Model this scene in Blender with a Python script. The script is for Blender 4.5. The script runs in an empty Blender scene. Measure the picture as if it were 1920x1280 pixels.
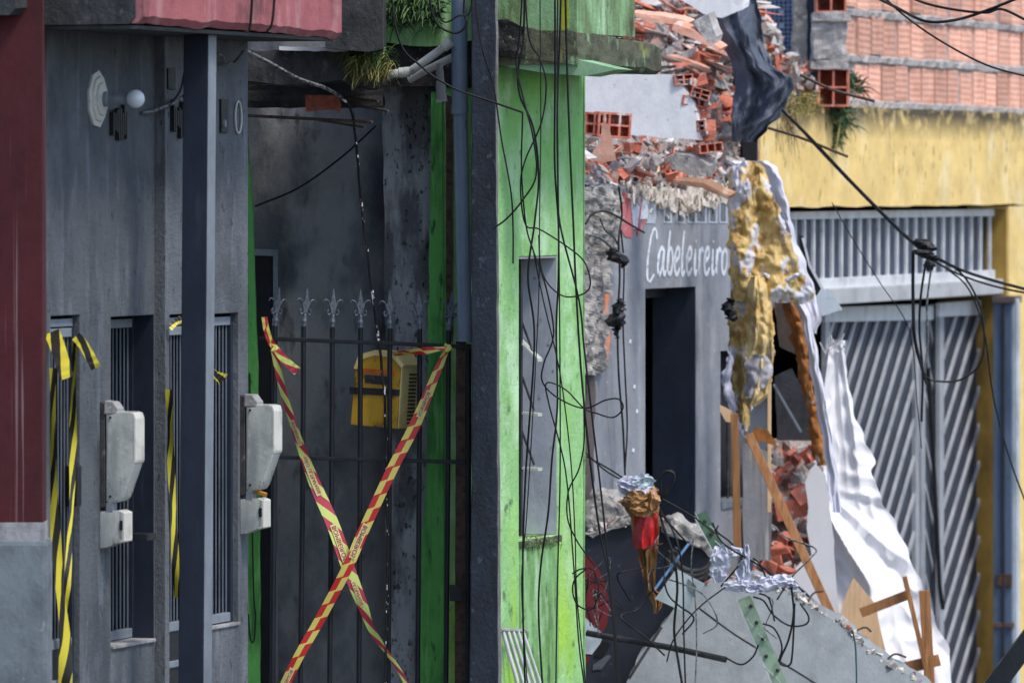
import bpy, bmesh, math, random
from mathutils import Vector, Matrix, noise
random.seed(7)
R = math.radians
SC = bpy.context.scene
COL = SC.collection

# ------------------------------------------------------------------ camera
FPX, YH, HC = 15000.0, 350.0, 3.0            # focal length in photo pixels, horizon row, eye height
cam_d = bpy.data.cameras.new('camera')
cam = bpy.data.objects.new('camera', cam_d); COL.objects.link(cam)
cam.location = (0, 0, HC); cam.rotation_euler = (R(90), 0, 0)
cam_d.sensor_width = 36; cam_d.lens = FPX / 1920 * 36
cam_d.shift_y = -(640 - YH) / 1920
cam_d.clip_start = 1; cam_d.clip_end = 1500
cam_d.dof.use_dof = True; cam_d.dof.focus_distance = 39.2; cam_d.dof.aperture_fstop = 5.0
SC.camera = cam
# ------------------------------------------------------------------ sky, sun, exposure
SUN_EL, SUN_AZ = 58, 128        # azimuth measured clockwise from +Y (the viewing direction): light comes from the street side, behind the camera
wd = bpy.data.worlds.new('World'); SC.world = wd; wd.use_nodes = True
wn = wd.node_tree; bgn = wn.nodes['Background']
sky = wn.nodes.new('ShaderNodeTexSky'); sky.sky_type = 'NISHITA'; sky.sun_disc = False
sky.sun_elevation = R(SUN_EL); sky.sun_rotation = R(SUN_AZ); sky.air_density = 1.0; sky.dust_density = 1.5; sky.ozone_density = 1.5
wn.links.new(sky.outputs[0], bgn.inputs[0]); bgn.inputs[1].default_value = 0.125
sd = bpy.data.lights.new('sun', 'SUN'); sd.energy = 1.5; sd.angle = R(12); sd.color = (1.0, 0.93, 0.83)
sun = bpy.data.objects.new('sun', sd); COL.objects.link(sun)
sdir = Vector((math.sin(R(SUN_AZ)) * math.cos(R(SUN_EL)), math.cos(R(SUN_AZ)) * math.cos(R(SUN_EL)), math.sin(R(SUN_EL))))
sun.rotation_euler = sdir.to_track_quat('Z', 'Y').to_euler(); sun.location = (30, -10, 40)
SC.view_settings.view_transform = 'Standard'; SC.view_settings.look = 'None'
SC.view_settings.exposure = 0.95; SC.view_settings.gamma = 1.0; SC.view_settings.use_curve_mapping = False
SC.render.engine = 'CYCLES'
SC.cycles.use_denoising = True; SC.cycles.max_bounces = 6; SC.cycles.diffuse_bounces = 4

# ------------------------------------------------------------------ coordinates: street facades run away to the right at TH from the view
TH = R(15); CT, ST = math.cos(TH), math.sin(TH)
Y0 = 35.0; X0 = (80 - 960) / FPX * Y0
D = Vector((ST, CT, 0)); N_ = Vector((CT, -ST, 0)); UP = Vector((0, 0, 1)); O0 = Vector((X0, Y0, 0))
def W(u, o, z): return O0 + D * u + N_ * o + UP * z                      # along the street, out from the facade line, up
def P(px, py, Y): return Vector(((px - 960) / FPX * Y, Y, HC + (YH - py) / FPX * Y))
def F(px, py, o=0.0):                                                    # where a sight line meets the facade plane o metres out
    p = (px - 960) / FPX
    return P(px, py, (o + X0 * CT - Y0 * ST) / (p * CT - ST))
def NP(px, py, u):                                                       # where it meets the cross wall at u along the street
    p = (px - 960) / FPX
    return P(px, py, (u + X0 * ST + Y0 * CT) / (p * ST + CT))
def uo(v): w = v - O0; return w.dot(D), w.dot(N_), v.z
def U(px, o=0.0): return uo(F(px, 400, o))[0]
def Z(px, py, o=0.0): return F(px, py, o).z
def gz(y): return -0.06 * (min(max(y, 20), 75) - 35)                     # the street slopes gently down away from the camera
def rg(v, s=1.0, seed=0.0): return 1 - 3.2 * abs(nz(v, s, seed))            # ridged noise: rounded puffs between sharp creases
def nz(v, s=1.0, seed=0.0): return noise.noise(Vector(v) * s + Vector((seed, seed * 1.7, seed * .3)))

# ------------------------------------------------------------------ mesh builder
class MB:
    def __init__(s): s.v = []; s.f = []; s.uv = None
    def add(s, vs, fs):
        b = len(s.v); s.v += [Vector(x) for x in vs]; s.f += [tuple(i + b for i in q) for q in fs]; return s
    def hexa(s, c):                                                      # 8 corners: lower ring 0-3, upper ring 4-7
        return s.add(c, [(0, 3, 2, 1), (4, 5, 6, 7), (0, 1, 5, 4), (1, 2, 6, 5), (2, 3, 7, 6), (3, 0, 4, 7)])
    def fbox(s, u0, u1, o0, o1, z0, z1):
        return s.hexa([W(u0, o0, z0), W(u0, o1, z0), W(u1, o1, z0), W(u1, o0, z0), W(u0, o0, z1), W(u0, o1, z1), W(u1, o1, z1), W(u1, o0, z1)])
    def wbox(s, x0, x1, y0, y1, z0, z1):
        return s.hexa([(x0, y0, z0), (x1, y0, z0), (x1, y1, z0), (x0, y1, z0), (x0, y0, z1), (x1, y0, z1), (x1, y1, z1), (x0, y1, z1)])
    def beam(s, a, b, w, t, side=None):                                  # bar from a to b, w wide in the picture plane, t deep
        a = Vector(a); b = Vector(b); d = (b - a).normalized()
        dep = Vector(side) if side else Vector((0, 1, 0))
        e = d.cross(dep).normalized() * (w / 2); g = e.cross(d).normalized() * (t / 2)
        return s.hexa([a - e - g, a + e - g, a + e + g, a - e + g, b - e - g, b + e - g, b + e + g, b - e + g])
    def tube(s, pts, r, n=6, caps=True):
        pts = [Vector(p) for p in pts]; m = len(pts); base = len(s.v); ref = None
        for i, p in enumerate(pts):
            t = (pts[min(i + 1, m - 1)] - pts[max(i - 1, 0)]).normalized()
            if ref is None:
                ref = t.cross(Vector((0.31, 0.95, 0.1)))
                if ref.length < .05: ref = t.cross(Vector((1, 0, 0)))
            ref = (ref - t * ref.dot(t)).normalized(); bi = t.cross(ref)
            rr = r[i] if isinstance(r, (list, tuple)) else r
            for k in range(n):
                a = 2 * math.pi * k / n
                s.v.append(p + ref * (rr * math.cos(a)) + bi * (rr * math.sin(a)))
        for i in range(m - 1):
            for k in range(n):
                q = base + i * n; s.f.append((q + k, q + (k + 1) % n, q + n + (k + 1) % n, q + n + k))
        if caps:
            s.f.append(tuple(base + k for k in reversed(range(n)))); s.f.append(tuple(base + (m - 1) * n + k for k in range(n)))
        return s
    def prism(s, poly, off):
        n = len(poly); off = Vector(off)
        return s.add([Vector(p) for p in poly] + [Vector(p) + off for p in poly],
                     [tuple(range(n)), tuple(range(2 * n - 1, n - 1, -1))] + [(i, i + n, (i + 1) % n + n, (i + 1) % n) for i in range(n)])
    def lathe(s, c, ax, prof, n=16):                                     # prof: (along axis, radius)
        c = Vector(c); ax = Vector(ax).normalized(); e = ax.orthogonal().normalized(); g = ax.cross(e); base = len(s.v)
        for h, r in prof:
            for k in range(n):
                a = 2 * math.pi * k / n; s.v.append(c + ax * h + e * (r * math.cos(a)) + g * (r * math.sin(a)))
        for i in range(len(prof) - 1):
            for k in range(n):
                q = base + i * n; s.f.append((q + k, q + (k + 1) % n, q + n + (k + 1) % n, q + n + k))
        s.f.append(tuple(base + k for k in reversed(range(n)))); s.f.append(tuple(base + (len(prof) - 1) * n + k for k in range(n)))
        return s
    def grid(s, rows, close=False, back=None):                           # rows of points -> sheet; back: thickness vector makes it solid
        m, n = len(rows), len(rows[0]); b = len(s.v)
        for r in rows: s.v += [Vector(p) for p in r]
        for i in range(m - 1):
            for k in range(n - 1 + (1 if close else 0)):
                s.f.append((b + i * n + k, b + i * n + (k + 1) % n, b + (i + 1) * n + (k + 1) % n, b + (i + 1) * n + k))
        if back is not None:
            c = len(s.v); bk = Vector(back)
            for r in rows: s.v += [Vector(p) + bk for p in r]
            for i in range(m - 1):
                for k in range(n - 1): s.f.append((c + i * n + k, c + (i + 1) * n + k, c + (i + 1) * n + k + 1, c + i * n + k + 1))
            for k in range(n - 1):
                s.f.append((b + k, c + k, c + k + 1, b + k + 1)); e = (m - 1) * n
                s.f.append((b + e + k, b + e + k + 1, c + e + k + 1, c + e + k))
            for i in range(m - 1):
                s.f.append((b + i * n, b + (i + 1) * n, c + (i + 1) * n, c + i * n)); e = n - 1
                s.f.append((b + i * n + e, c + i * n + e, c + (i + 1) * n + e, b + (i + 1) * n + e))
        return s
    def walls(s, us, zs, solid, o0, o1):                                 # solid(i,k) per cell; closed wall with openings between o0 (back) and o1 (front)
        b = len(s.v); nu = len(us); nzz = len(zs)
        for o in (o1, o0):
            for z in zs:
                for u in us: s.v.append(W(u, o, z))
        def ix(l, i, k): return b + l * nu * nzz + k * nu + i
        S = lambda i, k: 0 <= i < nu - 1 and 0 <= k < nzz - 1 and solid(i, k)
        for i in range(nu - 1):
            for k in range(nzz - 1):
                if not S(i, k): continue
                s.f.append((ix(0, i, k), ix(0, i, k + 1), ix(0, i + 1, k + 1), ix(0, i + 1, k)))
                s.f.append((ix(1, i, k), ix(1, i + 1, k), ix(1, i + 1, k + 1), ix(1, i, k + 1)))
                if not S(i - 1, k): s.f.append((ix(0, i, k), ix(1, i, k), ix(1, i, k + 1), ix(0, i, k + 1)))
                if not S(i + 1, k): s.f.append((ix(0, i + 1, k), ix(0, i + 1, k + 1), ix(1, i + 1, k + 1), ix(1, i + 1, k)))
                if not S(i, k - 1): s.f.append((ix(0, i, k), ix(0, i + 1, k), ix(1, i + 1, k), ix(1, i, k)))
                if not S(i, k + 1): s.f.append((ix(0, i, k + 1), ix(1, i, k + 1), ix(1, i + 1, k + 1), ix(0, i + 1, k + 1)))
        return s
    def wall_open(s, u0, u1, z0, z1, holes, o0, o1):
        us = sorted({u0, u1} | {h[0] for h in holes} | {h[1] for h in holes}); zs = sorted({z0, z1} | {min(max(h[2], z0), z1) for h in holes} | {min(max(h[3], z0), z1) for h in holes})
        def sol(i, k):
            cu = (us[i] + us[i + 1]) / 2; cz = (zs[k] + zs[k + 1]) / 2
            return not any(h[0] < cu < h[1] and h[2] < cz < h[3] for h in holes)
        return s.walls(us, zs, sol, o0, o1)
    def mesh(s, name, loc=(0, 0, 0), bevel=0, smooth=False, rough=0, sub=0):
        loc = Vector(loc); me = bpy.data.meshes.new(name)
        bm = bmesh.new(); vs = [bm.verts.new(v - loc) for v in s.v]
        for q in s.f:
            try: bm.faces.new([vs[i] for i in q])
            except ValueError: pass
        bmesh.ops.recalc_face_normals(bm, faces=bm.faces)
        if bevel: bmesh.ops.bevel(bm, geom=list(bm.edges), offset=bevel, segments=2, profile=.6, affect='EDGES', clamp_overlap=True)
        if sub:
            bmesh.ops.triangulate(bm, faces=[f for f in bm.faces if len(f.verts) > 4])
            for _ in range(sub): bmesh.ops.subdivide_edges(bm, edges=bm.edges, cuts=1, use_grid_fill=True)
        if rough:
            bm.normal_update()
            for v in bm.verts:
                q = v.co + loc; v.co += v.normal * (rough * (nz(q, 9, 3) + .6 * nz(q, 23, 5)))
        bm.to_mesh(me); bm.free()
        if smooth:
            for p in me.polygons: p.use_smooth = True
            try: me.set_sharp_from_angle(angle=R(smooth if smooth is not True else 60))
            except Exception: pass
        return me
    def center(s):
        n = len(s.v); lo = Vector([min(v[i] for v in s.v) for i in range(3)]); hi = Vector([max(v[i] for v in s.v) for i in range(3)])
        return Vector(((lo.x + hi.x) / 2, (lo.y + hi.y) / 2, lo.z))
LOC = {}
def obj(name, mb, mat, parent=None, **kw):
    loc = LOC[parent.name] if parent else mb.center()
    me = mb.mesh(name, loc, **kw); me.materials.append(mat)
    o = bpy.data.objects.new(name, me); COL.objects.link(o); LOC[o.name] = loc
    if parent: o.parent = parent
    else: o.location = loc
    return o
def inst(name, me, M4, parent=None):
    o = bpy.data.objects.new(name, me); COL.objects.link(o)
    if parent:
        o.parent = parent; LOC[o.name] = LOC[parent.name]; M4 = Matrix.Translation(-LOC[parent.name]) @ M4
    o.matrix_local = M4 if parent else M4
    if not parent: o.matrix_world = M4
    return o
def tag(o, label=None, cat=None, group=None, kind=None):
    if label: o['label'] = label
    if cat: o['category'] = cat
    if group: o['group'] = group
    if kind or cat: o['kind'] = kind or 'thing'
    return o
def thing(name, loc, label, cat, group=None):
    o = bpy.data.objects.new(name, None); o.empty_display_size = .1; COL.objects.link(o); o.location = loc; LOC[o.name] = Vector(loc)
    return tag(o, label, cat, group)
def smooth_path(pts, n=8):                                               # Catmull-Rom through 3D points
    pts = [Vector(p) for p in pts]
    if len(pts) < 3: return pts
    q = [pts[0] * 2 - pts[1]] + pts + [pts[-1] * 2 - pts[-2]]; out = []
    for i in range(1, len(q) - 2):
        a, b, c, d = q[i - 1:i + 3]
        for k in range(n):
            t = k / n; out.append(.5 * ((2 * b) + (c - a) * t + (2 * a - 5 * b + 4 * c - d) * t * t + (3 * b - a - 3 * c + d) * t ** 3))
    return out + [pts[-1]]

# ------------------------------------------------------------------ materials
def lin(c): c /= 255; return c / 12.92 if c <= .04045 else ((c + .055) / 1.055) ** 2.4
def S(r, g, b, k=1.0): return (min(lin(r) * k, .9), min(lin(g) * k, .9), min(lin(b) * k, .9), 1)
MATS = {}
def M(name, col, layers=(), rough=.8, bump=.25, bscale=45, metal=0, rnd=0, vary=.12, trans=0, spec=.35):
    """layers: (colour, (sx,sy,sz), lo, hi, amount): patches or streaks where stretched noise passes lo..hi"""
    if name in MATS: return MATS[name]
    m = bpy.data.materials.new(name); m.use_nodes = True; nt = m.node_tree; nd = nt.nodes; lk = nt.links
    bs = nd['Principled BSDF']; tc = nd.new('ShaderNodeTexCoord'); vec = tc.outputs['Object']
    if rnd:
        oi = nd.new('ShaderNodeObjectInfo'); ml = nd.new('ShaderNodeMath'); ml.operation = 'MULTIPLY'; ml.inputs[1].default_value = 57
        lk.new(oi.outputs['Random'], ml.inputs[0]); ad = nd.new('ShaderNodeVectorMath'); ad.operation = 'ADD'
        lk.new(vec, ad.inputs[0]); lk.new(ml.outputs[0], ad.inputs[1]); vec = ad.outputs[0]
    def nzn(scale3, detail=5, rg=.6):
        mp = nd.new('ShaderNodeMapping'); mp.inputs['Scale'].default_value = (scale3[0], scale3[1] * .33, scale3[2]); lk.new(vec, mp.inputs[0])
        n = nd.new('ShaderNodeTexNoise'); n.inputs['Scale'].default_value = 1; n.inputs['Detail'].default_value = detail; n.inputs['Roughness'].default_value = rg
        lk.new(mp.outputs[0], n.inputs['Vector']); return n.outputs[0]
    def mr(sock, a, b, c, d):
        r = nd.new('ShaderNodeMapRange'); r.inputs[1].default_value = a; r.inputs[2].default_value = b; r.inputs[3].default_value = c; r.inputs[4].default_value = d
        lk.new(sock, r.inputs[0]); return r.outputs[0]
    def mix(fac, a, b, mode='MIX'):
        x = nd.new('ShaderNodeMix'); x.data_type = 'RGBA'; x.blend_type = mode; lk.new(fac, x.inputs[0]) if not isinstance(fac, float) else setattr(x.inputs[0], 'default_value', fac)
        for s_, v in ((6, a), (7, b)):
            if isinstance(v, tuple): x.inputs[s_].default_value = v
            else: lk.new(v, x.inputs[s_])
        return x.outputs[2]
    c = col
    for ly in layers:
        lc, sc3, lo, hi, amt = ly[:5]; fac = mr(nzn(sc3), lo, hi, 0, amt)
        if len(ly) > 5:                                                  # stain limited to a height band (damp foot, mouldy top): full at world z ly[5], gone at ly[6]
            ge = nd.new('ShaderNodeNewGeometry'); sx_ = nd.new('ShaderNodeSeparateXYZ'); lk.new(ge.outputs['Position'], sx_.inputs[0])
            zm = nd.new('ShaderNodeMath'); zm.operation = 'MULTIPLY'; lk.new(fac, zm.inputs[0]); lk.new(mr(sx_.outputs[2], ly[5], ly[6], 1, 0), zm.inputs[1]); fac = zm.outputs[0]
        c = mix(fac, c, lc)
    v = mr(nzn((7, 7, 5), 8, .7), .25, .75, 1 - vary * 1.6, 1 + vary * 1.6)
    if rnd:
        v2 = nd.new('ShaderNodeMath'); v2.operation = 'MULTIPLY'; lk.new(v, v2.inputs[0]); lk.new(mr(oi.outputs['Random'], 0, 1, 1 - rnd, 1 + rnd), v2.inputs[1]); v = v2.outputs[0]
    hs = nd.new('ShaderNodeHueSaturation'); lk.new(v, hs.inputs['Value'])
    if isinstance(c, tuple): hs.inputs['Color'].default_value = c
    else: lk.new(c, hs.inputs['Color'])
    lk.new(hs.outputs[0], bs.inputs['Base Color'])
    bs.inputs['Metallic'].default_value = metal; bs.inputs['Specular IOR Level'].default_value = spec
    lk.new(mr(nzn((11, 11, 11)), .2, .8, max(rough - .12, .05), min(rough + .12, 1)), bs.inputs['Roughness'])
    if trans: bs.inputs['Transmission Weight'].default_value = trans
    if bump:
        b = nd.new('ShaderNodeBump'); b.inputs['Strength'].default_value = bump; b.inputs['Distance'].default_value = .012
        lk.new(nzn((bscale, bscale, bscale * .8), 6, .65), b.inputs['Height']); lk.new(b.outputs[0], bs.inputs['Normal'])
    MATS[name] = m; return m
VS = (26, 22, 2.4)            # tall thin streaks
VM = (8, 9, 1.7)
red_paint = M('red_paint', S(72, 22, 28), [(S(50, 16, 22), (3, 3, 1), .45, .65, .8), (S(140, 120, 122), (44, 34, .35), .605, .66, .55), (S(50, 45, 45), (3, 3, 2.2), .60, .72, .6)], bump=.15)
mould_red = M('mould_red', S(160, 92, 96), [(S(186, 146, 146), (14, 16, 2), .52, .68, .6), (S(112, 56, 60), (5, 6, 5), .5, .7, .7), (S(58, 52, 50), (7, 7, 2.0), .57, .68, .75), (S(140, 150, 160), (30, 30, 1), .66, .72, .6)], bump=.3)
plinth_grey = M('plinth_grey', S(112, 120, 126), [(S(78, 86, 92), (4, 4, 3), .45, .62, .8), (S(150, 152, 152), (22, 22, 14), .64, .72, .5)], bump=.4, bscale=30)
grey_paint = M('grey_paint', S(86, 91, 96), [(S(60, 66, 75), VM, .45, .65, .7), (S(112, 120, 130), VS, .54, .68, .6), (S(44, 46, 52), (70, 70, 14), .62, .68, .75), (S(56, 58, 64), (3, 3, 3), .58, .75, .5)], bump=.5, bscale=60)
grey_light = M('grey_light', S(98, 102, 108), [(S(72, 76, 84), VM, .45, .65, .7), (S(122, 128, 136), VS, .55, .68, .5), (S(48, 48, 52), (55, 55, 14), .61, .67, .75), (S(70, 72, 76), (4, 4, 3), .56, .7, .6)], bump=.6, bscale=60)
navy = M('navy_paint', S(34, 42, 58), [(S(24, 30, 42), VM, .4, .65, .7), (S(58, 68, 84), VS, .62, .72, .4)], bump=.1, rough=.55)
navy_lit = M('navy_lit_side', S(120, 128, 138), [(S(90, 96, 106), VM, .45, .65, .6)], bump=.1, rough=.5)  # lit side of the navy post: its brightness is put into the colour
dark_steel = M('dark_steel', S(30, 33, 40), [(S(58, 52, 48), (30, 30, 30), .62, .7, .7), (S(18, 20, 24), (10, 10, 5), .45, .6, .5)], bump=.2, rough=.5)
bar_steel = M('bar_steel', S(104, 112, 124), [(S(60, 66, 78), (12, 12, 3), .5, .65, .6)], bump=.05, rough=.4, metal=.2)
finial_steel = M('finial_steel', S(106, 113, 122), [(S(50, 54, 62), (40, 40, 30), .5, .64, .8)], bump=.15, rough=.45, metal=.3)
frame_grey = M('frame_grey', S(120, 128, 138), [(S(80, 88, 98), (10, 10, 8), .5, .65, .6)], bump=.1, rough=.5)
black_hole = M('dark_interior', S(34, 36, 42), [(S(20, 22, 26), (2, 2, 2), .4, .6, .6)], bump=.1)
glass_dark = M('dark_glass', S(16, 20, 28), rough=.15, bump=0, spec=.5)
lamp_white = M('lamp_white', S(190, 192, 186), [(S(120, 124, 120), (14, 14, 10), .55, .7, .6)], bump=.05, rough=.4)
bulb_glass = M('bulb_glass', S(206, 212, 220), rough=.25, bump=0, vary=.03, spec=.5)
black_plastic = M('black_plastic', S(26, 27, 31), rough=.5, bump=.1)
cable_black = M('cable_black', S(14, 15, 18), rough=.6, bump=0, vary=.2)
cable_grey = M('cable_grey', S(112, 116, 116), [(S(40, 40, 42), (60, 60, 60), .5, .56, .9)], rough=.6, bump=0)
cable_speck = M('cable_speckled', S(22, 22, 26), [(S(220, 220, 220), (50, 50, 26), .58, .62, .95)], rough=.6, bump=0)
meter_clear = M('meter_polycarbonate', S(200, 204, 200), [(S(150, 158, 158), (9, 9, 5), .45, .62, .75), (S(96, 92, 80), (25, 25, 9), .60, .70, .6), (S(225, 226, 220), (50, 50, 40), .64, .70, .6)], trans=.25, rough=.25, bump=.12, bscale=20, spec=.5)
meter_edge = M('meter_edge', S(205, 204, 196), [(S(140, 138, 130), (20, 20, 8), .52, .68, .7)], rough=.35, bump=.1)
brass = M('brass', S(190, 140, 60), rough=.4, metal=.6, bump=0)
alley_wall = M('alley_wall', S(136, 138, 140), [(S(70, 76, 84), (2.6, 2.6, 1.4), .44, .60, .9), (S(40, 42, 46), (6, 6, 2.2), .58, .68, .8), (S(110, 118, 128), (7, 7, 3), .56, .70, .5), (S(50, 52, 56), (14, 14, 5), .62, .72, .6)], bump=.4)
mould_wall = M('mould_wall', S(160, 162, 168), [(S(88, 89, 93), (9, 9, 2.5), .44, .58, .9), (S(128, 134, 142), (13, 13, 6), .58, .70, .6), (S(22, 22, 24), (40, 40, 22), .58, .65, .8)], bump=.6)
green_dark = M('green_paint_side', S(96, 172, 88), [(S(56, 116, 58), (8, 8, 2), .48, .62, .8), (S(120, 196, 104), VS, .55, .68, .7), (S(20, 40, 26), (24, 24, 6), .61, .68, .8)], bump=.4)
green_paint = M('green_paint', S(146, 196, 128), [(S(116, 172, 92), (2.5, 3.5, 1.1), .45, .60, .7), (S(190, 224, 182), (7, 9, 3.2), .48, .64, .75), (S(122, 190, 90), (3, 4, 1.5), .30, .52, .8, 3.55, 2.75), (S(156, 204, 62), (5, 7, 1.0), .42, .60, .9, .75, 1.5), (S(146, 196, 70), (6, 8, .8), .58, .68, .7), (S(78, 118, 62), (46, 46, 18), .60, .68, .55), (S(44, 74, 42), (9, 12, 7), .66, .73, .7), (S(206, 214, 196), (30, 34, 22), .70, .73, .7), (S(58, 88, 46), (14, 20, 3), .48, .66, .6, 3.75, 3.4)], bump=.55)
green_moss = M('green_moss_wall', S(128, 176, 112), [(S(88, 128, 60), (10, 10, 2), .46, .62, .8), (S(176, 214, 170), (12, 12, 1.6), .54, .68, .8), (S(60, 74, 42), (20, 20, 6), .58, .68, .8)], bump=.5)
slab_moss = M('slab_moss', S(92, 94, 74), [(S(58, 60, 44), (9, 16, 9), .46, .62, .8), (S(140, 182, 140), (16, 16, 5), .58, .66, .75), (S(130, 128, 60), (8, 8, 6), .58, .70, .6), (S(44, 44, 36), (30, 30, 14), .60, .68, .8)], bump=.8, bscale=30)
soffit_green = M('soffit_green', S(140, 178, 140), [(S(100, 140, 96), (5, 5, 5), .48, .64, .7)], bump=.2)
burnt = M('burnt_mould', S(40, 40, 40), [(S(120, 122, 118), (40, 40, 30), .60, .68, .7), (S(18, 18, 18), (14, 14, 14), .45, .6, .7)], bump=1.0, bscale=25)
pvc_grey = M('pvc_grey', S(122, 138, 156), [(S(96, 108, 124), VM, .48, .66, .6), (S(70, 72, 74), (20, 20, 8), .64, .72, .6)], rough=.4, bump=.05)
pvc_white = M('pvc_white', S(186, 188, 184), [(S(110, 112, 108), (14, 14, 14), .52, .68, .8)], rough=.45, bump=.08)
black_post = M('black_post', S(40, 48, 60), [(S(24, 29, 38), (8, 8, 3), .45, .6, .8), (S(84, 96, 112), (26, 26, 16), .62, .70, .6)], bump=.5, rough=.6)
conc_pale = M('concrete_pale', S(150, 150, 152), [(S(110, 106, 104), (12, 12, 3), .48, .64, .8)], bump=.4)
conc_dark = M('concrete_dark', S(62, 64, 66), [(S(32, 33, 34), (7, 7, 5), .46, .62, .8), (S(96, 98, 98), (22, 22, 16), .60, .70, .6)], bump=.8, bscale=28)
conc_raw = M('concrete_raw', S(158, 154, 150), [(S(104, 100, 98), (10, 10, 8), .45, .62, .8), (S(206, 200, 194), (24, 24, 20), .56, .68, .7), (S(70, 68, 66), (34, 34, 30), .62, .70, .7)], bump=1.0, bscale=30)
salon_paint = M('salon_paint', S(140, 143, 150), [(S(112, 116, 124), (4, 4, 1.3), .45, .64, .8), (S(164, 166, 172), (10, 10, 1.5), .55, .68, .6), (S(190, 186, 184), (28, 28, 20), .67, .71, .8), (S(84, 86, 92), (5, 5, 2), .62, .74, .5)], bump=.3)
salon_frame = M('salon_reveal', S(48, 56, 72), [(S(34, 40, 54), VM, .45, .65, .7)], bump=.15, rough=.6)
white_paint = M('white_paint', S(214, 220, 230), [(S(146, 149, 156), (26, 40, 22), .60, .64, .9), (S(170, 176, 188), (20, 20, 14), .54, .68, .6)], bump=.1)
red_sign = M('red_sign_paint', S(196, 112, 116), [(S(170, 92, 98), (9, 9, 6), .48, .64, .7), (S(226, 190, 190), (24, 24, 18), .62, .7, .7)], bump=.1)
bar_paint = M('dark_letter_paint', S(104, 108, 116), [(S(86, 90, 98), (9, 9, 6), .48, .64, .7)], bump=.1)
orange_stain = M('orange_stain', S(214, 132, 92), [(S(180, 170, 160), (20, 20, 9), .5, .62, .8)], bump=.3)
brick = M('hollow_brick', S(224, 168, 146), [(S(204, 136, 106), (5, 5, 5), .52, .66, .6), (S(236, 196, 178), (9, 9, 30), .54, .68, .6), (S(196, 190, 184), (14, 14, 10), .60, .67, .8)], rnd=.24, bump=.3)
brick_red = M('brick_shard', S(198, 118, 96), [(S(160, 84, 64), (16, 16, 14), .46, .62, .7), (S(206, 196, 188), (11, 11, 11), .57, .66, .8)], rnd=.3, bump=.5)
mortar = M('mortar', S(176, 172, 170), [(S(138, 134, 132), (14, 14, 14), .46, .62, .8), (S(208, 204, 200), (26, 26, 26), .58, .68, .6)], bump=1.0, bscale=35)
chunk = M('concrete_chunk', S(182, 178, 176), [(S(138, 134, 132), (9, 9, 9), .46, .62, .8), (S(220, 216, 212), (20, 20, 20), .56, .66, .6), (S(190, 132, 112), (12, 12, 12), .63, .68, .7)], rnd=.25, bump=.9)
dust = M('rubble_dust', S(150, 138, 132), [(S(176, 118, 98), (7, 7, 7), .48, .62, .8), (S(204, 198, 194), (15, 15, 15), .54, .66, .8), (S(84, 74, 70), (11, 11, 11), .58, .68, .8)], bump=1.0, bscale=40)
plaster_white = M('plaster_white', S(222, 222, 224), [(S(208, 208, 212), (3, 3, 2), .45, .64, .6), (S(140, 140, 144), (40, 40, 30), .66, .71, .7)], bump=.2)
ZY = HC + (350 - 205) / FPX * 52
yellow_paint = M('yellow_paint', S(234, 203, 132), [(S(222, 190, 118), (3, 3, 2), .46, .64, .7), (S(242, 226, 180), (6, 6, 3), .54, .68, .6), (S(128, 100, 50), (24, 40, 7), .60, .66, .85, ZY - .25, ZY - .7), (S(128, 104, 58), (24, 30, 6), .65, .70, .8), (S(64, 58, 46), (8, 14, 9), .30, .52, .95, ZY - .03, ZY - .2), (S(110, 92, 60), (9, 9, 22), .69, .74, .7)], bump=.25)
yellow_shaded = M('yellow_paint_shaded', S(158, 128, 62), [(S(116, 92, 46), (6, 6, 2), .48, .64, .7)], bump=.2)  # darker copy of the yellow paint: the reveal's shade is in the colour
white_steel = M('white_steel', S(206, 208, 212), [(S(164, 166, 170), (14, 14, 5), .50, .66, .6), (S(120, 96, 76), (40, 40, 30), .68, .72, .6)], rough=.5, bump=.05)
slat_steel = M('slat_steel', S(158, 161, 167), [(S(122, 124, 131), (9, 9, 5), .50, .66, .6), (S(120, 100, 84), (40, 40, 30), .68, .72, .5)], rough=.5, bump=.05)
gate_sheet = M('gate_sheet', S(50, 56, 68), [(S(36, 41, 52), (4, 4, 2), .45, .64, .8)], rough=.6, bump=.1)
blue_sheet = M('blue_sheet', S(54, 68, 92), [(S(36, 46, 66), (6, 6, 2), .45, .64, .8)], rough=.45, bump=.05)
blue_col = M('blue_column', S(92, 110, 132), [(S(66, 80, 100), (9, 9, 1.5), .46, .64, .7), (S(120, 72, 52), (24, 24, 12), .66, .72, .8)], rough=.55, bump=.1)
tile_blue = M('mosaic_tile', S(52, 76, 128), rnd=.5, rough=.25, bump=0, spec=.5)
grout = M('grout', S(196, 202, 212), bump=.2)
tarp = M('tarp_navy', S(84, 90, 104), [(S(54, 60, 74), (4, 4, 3), .45, .64, .7), (S(80, 90, 108), (12, 12, 8), .56, .70, .6)], rough=.62, bump=.8, bscale=11)
foam = M('foam_ochre', S(206, 178, 116), [(S(146, 106, 50), (10, 10, 6), .46, .60, .85), (S(222, 196, 134), (12, 12, 7), .53, .66, .75), (S(200, 200, 208), (8, 14, 5), .53, .56, .95), (S(96, 66, 40), (26, 26, 14), .60, .68, .8)], bump=1.0, bscale=26)
foam_brown = M('foam_brown', S(160, 102, 48), [(S(110, 66, 34), (9, 9, 5), .46, .62, .8), (S(214, 160, 90), (10, 10, 6), .54, .66, .7), (S(214, 206, 200), (14, 14, 7), .62, .66, .9)], bump=.9, bscale=20)
foam_cream = M('foam_cream', S(214, 190, 134), [(S(178, 138, 74), (8, 8, 4), .46, .60, .85), (S(230, 226, 220), (11, 11, 8), .58, .66, .7)], bump=.5, bscale=18)
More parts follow.
